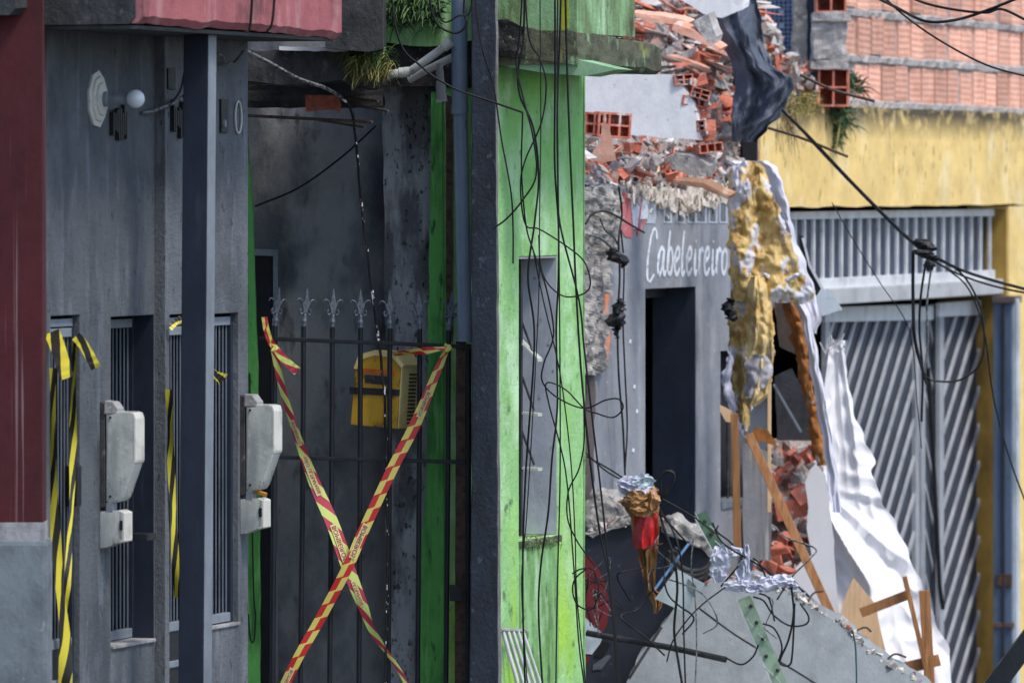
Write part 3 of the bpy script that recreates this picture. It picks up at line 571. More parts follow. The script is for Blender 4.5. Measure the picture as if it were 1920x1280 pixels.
t = thing('white_pipe', P(730, 140, 39.9), 'pale plastic waste pipe with an elbow leading to the drain pipe', 'pipe')
pipe('run', [P(722, 140, 39.9), P(760, 136, 39.9), P(770, 134, 39.9), P(842, 82, 39.8)], .021, pvc_white, t)
pipe('collar', [P(748, 137, 39.9), P(768, 135, 39.9)], .026, pvc_white, t)
pipe('collar', [P(832, 89, 39.81), P(846, 79, 39.8)], .026, pvc_white, t)
t = thing('lower_white_pipe', P(775, 150, 40), 'second pale pipe below the elbowed waste pipe', 'pipe'); pipe('run', [P(768, 150, 40.1), P(800, 132, 40.05), P(848, 108, 39.95)], .019, pvc_white, t)
t = thing('drain_pipe', P(866, 640, 39.8), 'tall grey blue plastic drain pipe next to the black post', 'pipe')
pipe('pipe', [P(861, -60, 39.85), P(862, 211, 39.85)], .040, pvc_grey, t, 20); pipe('pipe', [P(863, 207, 39.85), P(868, 420, 39.85), P(872, 640, 39.85)], .036, pvc_grey, t, 20); pipe('socket', [P(862, 196, 39.85), P(862, 214, 39.85)], .043, pvc_grey, t, 20)
# ragged strip of plastic on the pipe
g = MB(); g.grid([[P(818 + 6 * nz((k, 1, 0), .9), 120 + k * 9, 39.75), P(830 + k * 1.1 + 3 * nz((k, 2, 0), .9), 118 + k * 9, 39.72)] for k in range(9)], back=(0, .004, 0)); tag(obj('plastic_scrap', g, conc_pale, smooth=True), 'ragged grey plastic scrap hanging beside the drain pipe', 'scrap')
t = thing('gate_post', P(860, 1420, 39.9), 'weathered dark gate post below the drain pipe', 'post')
cam_poly(t, 'post', wobble([(855, 640), (874, 640), (872, 1420), (852, 1420)], 1, 30), 39.95, .05, rebar)
cam_poly(t, 'latch_plate', [(843, 1096), (868, 1098), (868, 1127), (843, 1126)], 39.86, .05, black_plastic, bevel=.003)
t = thing('black_post', P(905, 1420, 39.6), 'thick blackened post standing at the corner of the green house', 'post')
cam_poly(t, 'shaft', wobble([(884, -100), (929, -100), (930, 300), (933, 900), (935, 1420), (878, 1420), (884, 900)], 2, 40), 39.55, .16, black_post, bevel=.006)
cam_poly(gr, 'corner_strip', wobble([(924, -100), (933, -100), (934, 400), (941, 1420), (930, 1420)], 1.5, 30), 39.72, .7, conc_pale)

# iron gate: bars with spear heads
YQ = 39.92
gt = thing('iron_gate', P(680, 1420, YQ), 'black iron bar gate with fleur spear tips across the passage', 'gate')
g = MB(); g.beam(P(486, 634, YQ), P(891, 650, YQ), .020, .03); obj('rail', g, dark_steel, gt, bevel=.003)
g = MB(); g.beam(P(508, 856, YQ), P(872, 866, YQ), .020, .03); obj('rail', g, dark_steel, gt, bevel=.003)
fm = MB(); sc = YQ / FPX
fm.lathe((0, 0, 0), (0, 0, 1), [(0, .017), (.012, .019), (.02, .015), (.03, .022), (.042, .020), (.052, .012), (.066, .015), (.078, .010)], 12)
dia = [(0, .075), (.012, .11), (.019, .135), (.010, .18), (0, .225), (-.010, .18), (-.019, .135), (-.012, .11)]
fm.prism([(x, -.006, z) for x, z in dia], (0, .012, 0)); fm.v[-16:]  # centre blade
for s_ in (-1, 1):
    pth = smooth_path([(s_ * .006, 0, .075), (s_ * .016, 0, .115), (s_ * .034, 0, .15), (s_ * .056, 0, .158), (s_ * .066, 0, .142)], 5)
    fm.tube(pth, [.009 - .006 * k / (len(pth) - 1) for k in range(len(pth))], 6)
    pth = smooth_path([(s_ * .006, 0, .085), (s_ * .028, 0, .072), (s_ * .038, 0, .088), (s_ * .030, 0, .102)], 5)
    fm.tube(pth, .0065, 6)
fme = fm.mesh('finial'); fme.materials.append(finial_steel)
for p_ in fme.polygons: p_.use_smooth = len(p_.vertices) == 4
for k, (xt, xb) in enumerate([(515, 511), (569, 563), (623, 618), (676, 673), (731, 728), (787, 783), (841, 836)]):
    yt = 612 + k * 1.2
    g = MB(); g.tube([P(xt, yt - 2, YQ), P(xt - 1, 860, YQ), P(xb, 1280, YQ), P(xb - 1, 1420, YQ)], .0135 if k else .015, 8); b = obj('bar', g, dark_steel, gt, smooth=60)
    Mx = Matrix.Translation(P(xt, yt, YQ)) @ Matrix.Rotation(R([7, 6, 2, 0, 0, -2, 6][k]), 4, 'Y') @ Matrix.Rotation(R([35, 28, 20, 8, 4, 12, 20][k]), 4, 'Z') @ Matrix.Diagonal((.78, .85, .88, 1))
    inst('finial', fme, Mx, b)
g = MB(); g.tube([P(878, 645, YQ), P(877, 1420, YQ)], .016, 8); obj('bar', g, dark_steel, gt, smooth=60)

# yellow letter box behind the bars
mb_ = thing('letter_box', P(700, 805, 40.1), 'grimy yellow letter box fixed behind the gate bars', 'letter box')
Ym = 40.02; ex = P(784, 700, Ym + .20) - P(751, 700, Ym)
prof = [(657, 796), (662, 735), (665, 688), (673, 668), (702, 660), (735, 664), (752, 686), (749, 740), (745, 804)]
g = MB(); g.prism([P(x, y, Ym) for x, y in prof], ex); obj('body', g, mail_yellow, mb_, bevel=.006)
g = MB(); sp = [(752, 690), (749, 740), (745, 802)]
g.hexa([P(745.8, 803, Ym) , P(745.8, 803, Ym) + ex, P(746.2, 803, Ym) + ex, P(747.5, 803, Ym), P(752.4, 688, Ym), P(752.4, 688, Ym) + ex, P(753.2, 688, Ym) + ex, P(754, 688, Ym)]); sp = obj('side_panel', g, mail_cream, mb_)
g = MB(); g.prism([P(x, y, Ym - .012) for x, y in [(663, 690), (672, 665), (702, 656), (737, 660), (757, 684), (753, 690), (735, 670), (702, 666), (676, 674), (668, 692)]], ex * 1.06); obj('hood', g, mail_cream, mb_)
for k in range(14):
    yy = 702 + k * 7; xx = 751.5 - k * .42; q = P(xx, yy, Ym) + ex * .45
    g = MB(); g.beam(q + Vector((.002, 0, 0)), q + ex * .38 + Vector((.004, 0, 0)), .009, .008); obj('slot', g, rubber, sp)
cam_poly(mb_, 'label_strip', [(680, 690), (741, 696), (740, 704), (682, 698)], Ym - .006, .005, orange_label)
cam_poly(mb_, 'strap', [(655, 725), (750, 730), (749, 742), (656, 738)], Ym - .01, .008, dark_steel)
cam_poly(mb_, 'flap', [(684, 702), (734, 706), (733, 722), (685, 718)], Ym - .006, .005, rubber)

# red and yellow fire brigade tapes, crossed over the gate, with their printed words
def text_mesh(body, size):
    cu = bpy.data.curves.new('t', 'FONT'); cu.body = body; cu.size = size; cu.align_x = 'LEFT'; cu.resolution_u = 3
    ob = bpy.data.objects.new('t', cu); COL.objects.link(ob); dg = bpy.context.evaluated_depsgraph_get(); dg.update()
    me = bpy.data.meshes.new_from_object(ob.evaluated_get(dg)); vs = [tuple(v.co) for v in me.vertices]; fs = [tuple(p.vertices) for p in me.polygons]
    bpy.data.objects.remove(ob); bpy.data.curves.remove(cu); bpy.data.meshes.remove(me); return vs, fs
red_print = M('tape_print', S(120, 24, 30), bump=0); box_print = M('tape_print_box', S(222, 206, 150), bump=0)
def print_on(o, rows, s0, text, size, flip=False, lift=.0035, box=box_print):
    pts = [r_[1] for r_ in rows]; ln = [0]
    for a, b in zip(pts, pts[1:]): ln.append(ln[-1] + (b - a).length)
    def at(s, tt):
        s = max(0, min(s, ln[-1] - 1e-6)); i = max(k for k in range(len(ln)) if ln[k] <= s); i = min(i, len(ln) - 2); f_ = (s - ln[i]) / (ln[i + 1] - ln[i])
        A = rows[i][0].lerp(rows[i + 1][0], f_); B = rows[i][2].lerp(rows[i + 1][2], f_); w = (A - B).length; e = (A - B) / w; c = (A + B) / 2
        return c + e * tt + Vector((0, -lift - .003, 0))
    vs, fs = text_mesh(text, size); mx = max(v[0] for v in vs); h = max(v[1] for v in vs); sg = -1 if flip else 1
    g = MB(); g.grid([[at(s0 + (mx + .016) * k / 8 * 1 - .008, sg_ * (h * .75)) + Vector((0, .0015, 0)) for sg_ in (1, -1)] for k in range(9)]); obj('print_box', g, box, o)
    g = MB(); g.add([at(s0 + (mx - v[0] if flip else v[0]), sg * (v[1] - h / 2)) for v in vs], fs); obj('printed_word', g, red_print, o)
YT = 39.86
tA, rA = ribbon('barrier_tape', [P(841, 648, YT), P(818, 700, YT), P(780, 792, YT - .02), P(735, 880, YT - .03), P(680, 998, YT - .04), P(652, 1062, YT - .05), P(600, 1160, YT - .03), P(560, 1230, YT - .02), P(526, 1300, YT)], lambda s: .024 + .034 * min(1, s * 4) * (1 - .25 * s), tape_red, None, 'red and yellow barrier tape running from the right gate post down to the lower left', 'tape', 'fire brigade barrier tapes on the gate', n=10)
tB, rB = ribbon('barrier_tape', [P(514, 655, YT), P(530, 730, YT), P(560, 825, YT), P(590, 905, YT), P(625, 985, YT - .01), P(655, 1070, YT - .015), P(682, 1140, YT), P(700, 1185, YT), P(745, 1250, YT), P(772, 1300, YT)], lambda s: .036 + .036 * math.exp(-((s - .48) / .2) ** 2) - .012 * (s > .82), tape_red2, None, 'pink and lime barrier tape running from the left gate bar down to the lower right', 'tape', 'fire brigade barrier tapes on the gate', n=10, twist=lambda s: .5 * math.sin(10 * s))
def arc(rows): return sum((b[1] - a[1]).length for a, b in zip(rows, rows[1:]))
LA, LB = arc(rA), arc(rB)
print_on(tA, rA, LA * .51, 'BOMBEIROS', .032, False); print_on(tA, rA, LA * .13, 'BOMBEIROS', .024, False); print_on(tA, rA, LA * .93, 'BOMBEIROS', .026)
print_on(tB, rB, LB * .50, 'BOMBEIROS', .034); print_on(tB, rB, LB * .30, 'NÃO ULTRAPASSE', .024); print_on(tB, rB, LB * .66, 'ULTRAPASSE', .022); print_on(tB, rB, LB * .20, 'BOMBEIROS', .022)
ribbon('barrier_tape', [P(496, 594, YT), P(499, 615, YT - .02), P(507, 640, YT - .03), P(515, 652, YT - .03)], .03, tape_red, None, 'short upright tape end tied at the left gate bar', 'tape', 'fire brigade barrier tapes on the gate')
ribbon('barrier_tape', [P(514, 650, YT - .02), P(528, 668, YT - .04), P(545, 685, YT - .05), P(558, 696, YT - .04)], lambda s: .034 + .012 * s, tape_red2, None, 'loose tape tail hanging right of the knot on the left gate bar', 'tape', 'fire brigade barrier tapes on the gate')
ribbon('barrier_tape', [P(728, 664, YT + .2), P(760, 661, YT + .05), P(800, 657, YT - .02), P(838, 652, YT - .03)], lambda s: .022 + .014 * math.sin(3 * s), tape_red, None, 'tape stretched level from the letter box to the right gate bar', 'tape', 'fire brigade barrier tapes on the gate', twist=lambda s: .8 * math.sin(5 * s))
for px, py, l in ((514, 652, 'knot of barrier tape on the left gate bar'), (840, 652, 'knot of barrier tape on the right gate bar')):
    g = MB(); g.tube(smooth_path([P(px - 5, py - 6, YT - .02), P(px + 5, py + 1, YT - .05), P(px - 4, py + 6, YT - .05), P(px + 4, py - 5, YT - .04)], 6), .008, 7); tag(obj('tape_knot', g, tape_red, smooth=True), l, 'tape')

# speckled and hanging cables in the passage
cable([P(458, 94, 38.6), P(510, 120, 38.8), P(560, 148, 39.0), P(610, 165, 39.2), P(641, 183, 39.4)], .010, 'pale cable drooping from the pink canopy across the passage', cable_grey)
cable([P(641, 183, 39.4), P(657, 205, 39.5), P(666, 250, 39.6), P(675, 350, 39.7), P(686, 450, 39.75), P(700, 560, 39.8), P(710, 640, 39.85), P(722, 760, 39.86), P(724, 900, 39.86), P(727, 1050, 39.86), P(722, 1300, 39.86)], .007, 'black cable speckled with white paint running down over the gate', cable_speck, wob=.006)
cable([P(478, 387, 40.7), P(560, 352, 40.65), P(640, 295, 40.6), P(705, 236, 40.4)], .005, 'thin black wire sagging across the dark passage wall')
cable([P(724, -125, 38.9), P(745, 65, 38.9), P(790, 125, 38.9), P(850, 165, 38.9), P(920, 190, 38.9), P(980, 211, 38.9)], .0055, 'black cable sloping over the drain pipe to the green wall')
cable([P(468, 700, YG - .01), P(475, 1090, YG - .015), P(479, 1150, YG - .015), P(476, 1200, YG - .015), P(469, 1195, YG - .015), P(466, 1150, YG - .015)], .004, 'painted black swirl line on the narrow green jamb', black_plastic, cat='graffiti', name='graffiti_line')

# ================================================================== green house: street front
OG = .48
u0g, u1g = U(934, OG), U(1095, OG)
hwg = (U(973, OG), U(1045, OG), Z(1010, 1008, OG), Z(1010, 480, OG))
g = MB(); g.wall_open(u0g, u1g, -1.6, Z(1000, 100, OG), [hwg], OG - .28, OG); obj('front_wall', g, green_paint, gr, bevel=.004)
g = MB(); g.fbox(u1g - .12, u1g, -2.6, OG - .281, -1.6, Z(1000, 100, OG)); obj('end_wall', g, conc_raw, gr)
g = MB(); g.fbox(u0g + .75, u1g - .13, OG - .9, OG - .8, -1.6, Z(1000, 100, OG)); obj('room_wall', g, black_hole, gr)
g = MB(); g.fbox(u1g - .02, u1g + .004, OG - .1, OG + .006, -1.6, Z(1000, 130, OG)); obj('corner_edge', g, green_moss, gr, sub=3, rough=.006)
wn_ = thing  # window of the street front
g = MB(); g.fbox(hwg[1] - .006, hwg[1] - .001, OG - .279, OG - .004, hwg[2] + .003, hwg[3] - .003); wf = obj('window', g, M('window_reveal', S(178, 184, 196), [(S(150, 157, 170), (6, 6, 2), .46, .64, .7), (S(60, 58, 56), (18, 18, 12), .64, .72, .7)], bump=.2), gr)
g = MB(); g.fbox(hwg[0] + .002, hwg[1] - .008, OG - .275, OG - .004, hwg[3] - .012, hwg[3] - .001); obj('head', g, conc_pale, wf)
g = MB(); g.fbox(hwg[0] + .02, hwg[1] - .01, OG - .22, OG - .20, hwg[2] + .01, hwg[3] - .02); obj('pane', g, glass_dark, wf)
g = MB(); g.fbox(hwg[0] + .36, hwg[0] + .40, OG - .15, OG - .085, hwg[2] + .01, hwg[3] - .02); obj('frame', g, dark_steel, wf, bevel=.004)
for k, yy in enumerate((680, 783, 886)):
    zc = Z(985, yy, OG); tl = (.12, .015, .012)[k]
    A = W(hwg[0] + .06, OG - .2, zc + tl); g = MB(); g.hexa([W(hwg[0] + .38, OG - .12, zc + tl), W(hwg[0] + .38, OG, zc), W(hwg[0] + .47, OG, zc), W(hwg[0] + .47, OG - .12, zc + tl), W(hwg[0] + .38, OG - .12, zc + tl + .008), W(hwg[0] + .38, OG, zc + .016), W(hwg[0] + .47, OG, zc + .016), W(hwg[0] + .47, OG - .12, zc + tl + .008)]); obj('louvre', g, lamp_white, wf)
    g = MB(); g.tube([W(hwg[0] + .40, OG - .115, zc + .27), W(hwg[0] + .42, OG - .03, zc + .03)], .007, 6); obj('stay', g, rubber, wf)
g = MB(); g.fbox(hwg[0] - .01, hwg[1] + .01, OG - .27, OG + .02, hwg[2] - .035, hwg[2] - .001); obj('sill', g, slab_moss, wf, sub=3, rough=.01)
g = MB(); g.fbox(hwg[0] + .004, hwg[1] - .004, OG - .01, OG + .007, -1.5, hwg[2] - .037); obj('apron', g, green_moss, gr, sub=2)
blades('sill_weed', [F(x, 1016, OG + .025) for x in range(984, 1042, 6)], 120, .05, leaf_a, None, 'line of small weeds along the sill of the green house window', 'plant', seed=9, w=.003, up=.1)['kind'] = 'stuff'
# balcony slab
OB = .92; zl, zh = Z(1240, 140, OB), Z(1240, 84, OB)
us0, us1 = U(1082, OB), U(1240, OB)
g = MB(); n = 26; rows = []
for i in range(n + 1):
    u = us0 + (us1 - us0) * i / n; a = .012 * nz((u, 0, 0), 5, 1); b = .018 * nz((u, 0, 0), 7, 4) + .05 * (1 - i / n)
    rows.append([W(u, OG - .25, zl + .012), W(u, OB - .03, zl + a + .032 * (1 - i / n)), W(u, OB, zl + .02 + a + .032 * (1 - i / n)), W(u, OB + a, (zl + zh) / 2), W(u, OB - .005, zh + b - .01), W(u, OB - .04, zh + b), W(u, OG - .25, zh + b)])
g.grid(rows, close=True); g.f.append(tuple(range(7))); g.f.append(tuple(reversed(range(n * 7, n * 7 + 7)))); obj('balcony_slab', g, slab_moss, gr)
def slab_end():
    A = uo(W(us0, OB, 0)); g = MB(); pts = []
    top = [(985, 58), (1010, 56), (1045, 60), (1082, 62)]; bot = [(1082, 121), (1040, 115), (985, 109), (931, 105)]
    poly = [NP(x, y, us0 - .004) for x, y in wobble([(931, 44), (985, 50)] + top[1:] + bot, 3, 10)]
    g.prism(poly, D * .12); return g
obj('slab_end', slab_end(), slab_moss, gr, sub=1, rough=.008)
g = MB(); g.prism([NP(x, y, us0 + .02) for x, y in [(931, 98), (1084, 112), (1160, 130), (1098, 143), (1020, 137), (931, 122)]], D * .3); obj('soffit', g, soffit_green, gr)
g = MB(); g.prism([NP(x, y, us0 - .03) for x, y in wobble([(930, 40), (962, 42), (984, 50), (982, 104), (930, 104)], 5, 8)], D * .02); obj('mould_patch', g, burnt, gr, sub=2, rough=.02)
g = MB(); g.prism([NP(x, y, us0 + .05) for x, y in [(925, -120), (1080, -120), (1082, 62), (925, 60)]], D * 1.2); obj('upper_wall', g, M('green_stained', S(132, 170, 124), [(S(96, 112, 72), (10, 12, 2), .44, .58, .85), (S(168, 206, 164), (12, 14, 1.6), .55, .66, .8), (S(70, 66, 50), (18, 20, 4), .55, .66, .85)], bump=.5), gr)
g = MB(); g.prism([NP(x, y, us0 + .045) for x, y in wobble([(1046, -100), (1066, -100), (1066, 55), (1050, 58)], 3, 12)], D * .006); obj('algae_streak', g, M('algae', S(150, 158, 40), [(S(110, 120, 40), (10, 10, 3), .46, .64, .8)], bump=.4), gr)
# folded white rods at the foot of the green wall
t = thing('white_rack', P(980, 1300, 39.6), 'bundle of slanted white rods leaning at the foot of the green wall', 'rack')
for k in range(5):
    g = MB(); g.tube([F(943 + k * 9, 1184 - k * 1, OG + .06), F(985 + k * 11, 1330, OG + .16)], .010, 7); obj('rod', g, white_steel, t, smooth=True)
g = MB(); g.tube([F(938, 1180, OG + .06), F(986, 1182, OG + .06)], .010, 7); obj('top_rod', g, conc_pale, t)

# hanging black cables in front of the green wall
HC_ = 'thin black cables hanging in front of the green house'; lab = 'thin black cable hanging loose in front of the green house wall'
YC = 39.0
lst = [
 [(878, -125), (900, 70), (925, 160), (940, 260), (958, 360), (962, 430), (962, 494)],
 [(984, -125), (982, 60), (972, 130), (975, 180), (1000, 240), (1010, 330), (1002, 420), (990, 520), (1002, 640), (985, 900), (980, 1100), (985, 1300)],
 [(980, -125), (990, 60), (1012, 110), (1024, 160), (1015, 230), (985, 300), (976, 350), (985, 420), (1012, 430), (1060, 460), (1095, 490), (1107, 530), (1095, 550), (1060, 556), (1030, 535), (1014, 500), (1010, 440)],
 [(1012, -125), (1013, 90), (1014, 240), (1012, 380), (1010, 560), (1000, 760), (988, 960), (978, 1100), (990, 1300)],
 [(1040, -125), (1041, 120), (1040, 300), (1047, 420), (1047, 520), (1043, 620), (1045, 760), (1035, 860), (1028, 960), (1014, 1060), (1010, 1150), (1018, 1300)],
 [(1046, -125), (1045, 120), (1046, 300), (1048, 460), (1050, 700), (1050, 900), (1045, 1100), (1042, 1300)],
 [(1055, -125), (1050, 60), (1045, 200), (1046, 330), (1050, 420), (1085, 560), (1095, 650), (1110, 780), (1130, 950), (1145, 1110), (1160, 1300)],
 [(1058, -125), (1062, 80), (1068, 260), (1075, 420), (1080, 540), (1090, 700), (1106, 860), (1125, 1000), (1145, 1100), (1163, 1300)],
 [(980, 211), (978, 320), (986, 420), (1000, 470), (1024, 540), (1038, 625), (1020, 680), (1017, 715), (1045, 745), (1095, 765), (1135, 750), (1160, 748), (1168, 765), (1150, 782), (1120, 775), (1095, 765), (1060, 730), (1025, 718), (1030, 760), (1060, 880), (1075, 1050), (1085, 1200), (1098, 1300)],
 [(922, 430), (950, 410), (980, 375), (1005, 330), (1000, 260), (980, 180), (968, 120), (975, 60), (985, -125)],
 [(1095, 765), (1095, 830), (1085, 880), (1066, 920), (1064, 970), (1080, 1010), (1100, 1040), (1115, 1060)],
 [(1000, 470), (1018, 560), (1050, 700), (1070, 860), (1078, 1000), (1082, 1120), (1100, 1300)],
]
labs = ['black cable falling along the black post and ending in mid air by the green window', 'black cable weaving down the left side of the green window', 'black cable with a big round loop right of the green window top', 'thin straight cable down the middle of the green window',
 'black cable bending across the green window reveal', 'straight black cable down the right edge of the green window', 'left one of two cables leaving the green wall toward the navy panel', 'right one of two cables leaving the green wall toward the navy panel', 'black cable with a flat double loop reaching over the salon wall', 'black cable crossing diagonally from the black post up the green wall', 'black cable bulging left at the lower right edge of the green wall', 'thin cable slanting down the strip right of the green window']
for k, L in enumerate(lst):
    cable([P(x, y, YC + .25 + .06 * math.sin(k * 2.1)) for x, y in L], (.0042, .0052, .0042, .003, .0052, .004, .005, .0055, .0042, .0045, .004, .0034)[k], labs[k], None, HC_, n=9)
cable([P(1073, 1075, 38.9), P(1090, 1066, 38.9), P(1112, 1068, 38.9), P(1122, 1100, 38.9), P(1112, 1140, 38.9), P(1085, 1135, 38.9), P(1074, 1110, 38.9), P(1078, 1085, 38.9), P(1100, 1065, 38.9)], .004, 'tangled black wire loop at the lower right edge of the green wall')
cable([P(800, -125, 38.7), P(810, 25, 38.7), P(850, 62, 38.7), P(875, 45, 38.7), P(870, 10, 38.7), P(884, -125, 38.7)], .006, 'black cable looped around the top of the drain pipe')
cable([P(815, -125, 38.6), P(825, 30, 38.6), P(860, 30, 38.6), P(884, 12, 38.6), P(880, -125, 38.6)], .005, 'second dark cable looped at the head of the drain pipe')
for i, L in enumerate([[(520, -125), (512, 30), (500, 60)], [(478, -125), (470, 40), (460, 62)]]):
    cable([P(x, y, 35.8) for x, y in L], .006, ('right', 'left')[i] + ' one of two cables hanging down the pink canopy face')
# ================================================================== hairdresser's salon: broken grey front wall with painted lettering
sl = thing('salon', F(1250, 1500), 'collapsed grey hairdresser shop front with painted white lettering and dark doorway', 'shop')
ZS = Z(1250, 372)
hd = (U(1210), U(1305), -2, Z(1250, 540)); hb = (U(1351), U(1421), Z(1380, 946), Z(1380, 656))
us0_, us1_ = U(1060), U(1432)
g = MB(); g.wall_open(us0_, us1_, -2.2, ZS, [hd, hb], -.26, 0); obj('wall', g, salon_paint, sl, bevel=.003)
top = [(1062, 372), (1062, 340), (1098, 352), (1110, 345), (1128, 349), (1150, 345), (1165, 352), (1178, 346), (1196, 354), (1215, 350), (1232, 358), (1250, 364), (1262, 372), (1272, 380), (1285, 386), (1300, 378), (1312, 366), (1330, 362), (1345, 372), (1358, 370), (1372, 378), (1400, 372), (1430, 374)]
jag = [(1060, 372)] + [(x + random.uniform(-2, 2), min(y, 371) + random.uniform(-5, 3) if y < 371 else 371 + random.uniform(-6, -1)) for x, y in wobble(top[1:-1], 4, 7)][:-1] + [(1431, 371.8)]
pl = [];
for x, y in jag:
    v = F(x, y); v.z = max(v.z, ZS + .002) if y > 369 else max(v.z, ZS + .004); pl.append(v)
pl[0].z = ZS + .0005; pl[-1].z = ZS + .0005
g = MB(); g.prism(pl, -N_ * .24); obj('broken_top', g, salon_paint, sl)
# torn plaster fringe: many small flakes broken off along the top edge
fl = MB(); rnd = random.Random(21)
for k in range(110):
    x = rnd.uniform(1170, 1374); y = rnd.gauss(362 + 16 * math.exp(-((x - 1285) / 45) ** 2), 11); c = F(x, y, .01 + rnd.random() * .03); big = rnd.random() < .25; L = rnd.uniform(.02, .07) * (2 if big else 1); w_ = rnd.uniform(.005, .016) * (2.2 if big else 1); a = rnd.uniform(-3.14, 3.14)
    d_ = (D * math.cos(a) * 2.5 - UP * math.sin(a) + N_ * rnd.uniform(-.2, .4)).normalized(); e_ = d_.cross(N_).normalized()
    fl.prism([c - e_ * w_, c + d_ * L * .5 - e_ * w_ * .5, c + d_ * L, c + e_ * w_], N_ * .008 + d_ * .004)
o = obj('torn_plaster', fl, M('torn_plaster', S(214, 204, 192), [(S(172, 158, 146), (14, 14, 14), .48, .64, .7)], bump=.6), sl); o['kind'] = 'stuff'
def rough_sheet(poly, o, amp, step, fr=10, seed=0, depth=.05):           # broken lumpy face over an outline given in photo pixels, standing on the facade plane
    xs = [p[0] for p in poly]; ysx = [p[1] for p in poly]
    def inside(x, y):
        c = False; j = len(poly) - 1
        for i in range(len(poly)):
            (xi, yi), (xj, yj) = poly[i], poly[j]
            if (yi > y) != (yj > y) and x < (xj - xi) * (y - yi) / (yj - yi) + xi: c = not c
            j = i
        return c
    nx = int((max(xs) - min(xs)) / step) + 2; ny = int((max(ysx) - min(ysx)) / step) + 2; idx = {}; g = MB()
    def vert(i, k):
        if (i, k) in idx: return idx[i, k]
        x = min(xs) + i * step; y = min(ysx) + k * step; b = F(x, y, o)
        d_ = amp * (nz(b, fr, seed) + .6 * nz(b, fr * 2.3, seed + 3) + .35 * nz(b, fr * 5, seed + 7)); g.v.append(b + N_ * (d_ + amp)); idx[i, k] = len(g.v) - 1; return idx[i, k]
    cells = {(i, k) for i in range(nx) for k in range(ny) if inside(min(xs) + (i + .5) * step, min(ysx) + (k + .5) * step)}
    ed = {}
    for i, k in cells:
        q = (vert(i, k), vert(i + 1, k), vert(i + 1, k + 1), vert(i, k + 1)); g.f.append(q)
        for a, b in zip(q, q[1:] + q[:1]): ed[(a, b)] = 1
    bk = {}
    for (a, b) in list(ed):
        if (b, a) not in ed:
            for v in (a, b):
                if v not in bk: g.v.append(g.v[v] - N_ * (depth + amp * 2)); bk[v] = len(g.v) - 1
            g.f.append((b, a, bk[a], bk[b]))
    return g
obj('torn_band', rough_sheet(wobble([(1180, 346), (1230, 350), (1260, 354), (1300, 350), (1374, 360), (1374, 388), (1352, 380), (1336, 394), (1316, 384), (1302, 398), (1286, 404), (1276, 390), (1262, 402), (1250, 386), (1238, 393), (1224, 378), (1208, 375), (1196, 366), (1184, 368)], 4, 8), .0, .010, 3, 14, 6, .03), MATS['torn_plaster'], sl)
obj('broken_pier', rough_sheet(wobble([(1062, 348), (1150, 352), (1158, 400), (1140, 470), (1128, 560), (1124, 680), (1116, 700), (1098, 705), (1062, 700)], 6, 12), .0, .035, 4, 9, 2), conc_raw, sl)
g = MB(); g.prism([F(x, y, .003) for x, y in wobble([(1122, 540), (1140, 545), (1142, 640), (1136, 690), (1128, 690), (1124, 620)], 4, 8)], N_ * .006); obj('orange_stain', g, orange_stain, sl)
g = MB(); g.prism([F(x, y, .003) for x, y in wobble([(1098, 690), (1114, 700), (1112, 900), (1100, 960), (1096, 960)], 3, 10)], N_ * .006); obj('dirty_patch', g, M('brown_dirt', S(88, 78, 76), [(S(60, 54, 54), (9, 9, 3), .46, .64, .7)], bump=.4), sl)
# doorway lining and interior
g = MB(); g.fbox(hd[1] - .012, hd[1] - .001, -.258, -.003, -2, hd[3] - .003); dr = obj('doorway', g, salon_frame, sl)
g = MB(); g.fbox(hd[0] + .002, hd[1] - .014, -.255, -.18, hd[3] - .06, hd[3] - .002); obj('door_head', g, salon_frame, dr)
g = MB(); g.fbox(hd[0] + .25, hd[0] + .30, -.5, -.46, -2, hd[3] - .3); obj('pale_pole', g, frame_grey, dr)  # thin pale upright standing inside the doorway
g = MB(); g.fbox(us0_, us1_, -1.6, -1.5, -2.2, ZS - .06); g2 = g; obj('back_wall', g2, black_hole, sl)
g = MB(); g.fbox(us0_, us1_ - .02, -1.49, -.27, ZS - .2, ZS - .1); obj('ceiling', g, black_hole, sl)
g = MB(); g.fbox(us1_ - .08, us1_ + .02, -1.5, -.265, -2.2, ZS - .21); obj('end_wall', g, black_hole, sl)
g = MB(); g.fbox(hb[0] + .004, hb[1] - .004, -.2, -.17, hb[2], hb[3]); sh = obj('window', g, glass_dark, sl)
g = MB(); g.fbox(hb[0] + .004, hb[1] - .004, -.16, .01, hb[2] - .01, hb[2] + .03); obj('sill', g, frame_grey, sh)
for k in range(4):
    uu = hb[0] + (hb[1] - hb[0]) * (k + .5) / 4; g = MB(); g.tube([W(uu, -.1, hb[2] + .03), W(uu, -.1, hb[2] + .55)], .008, 6); obj('bar', g, rubber, sh)
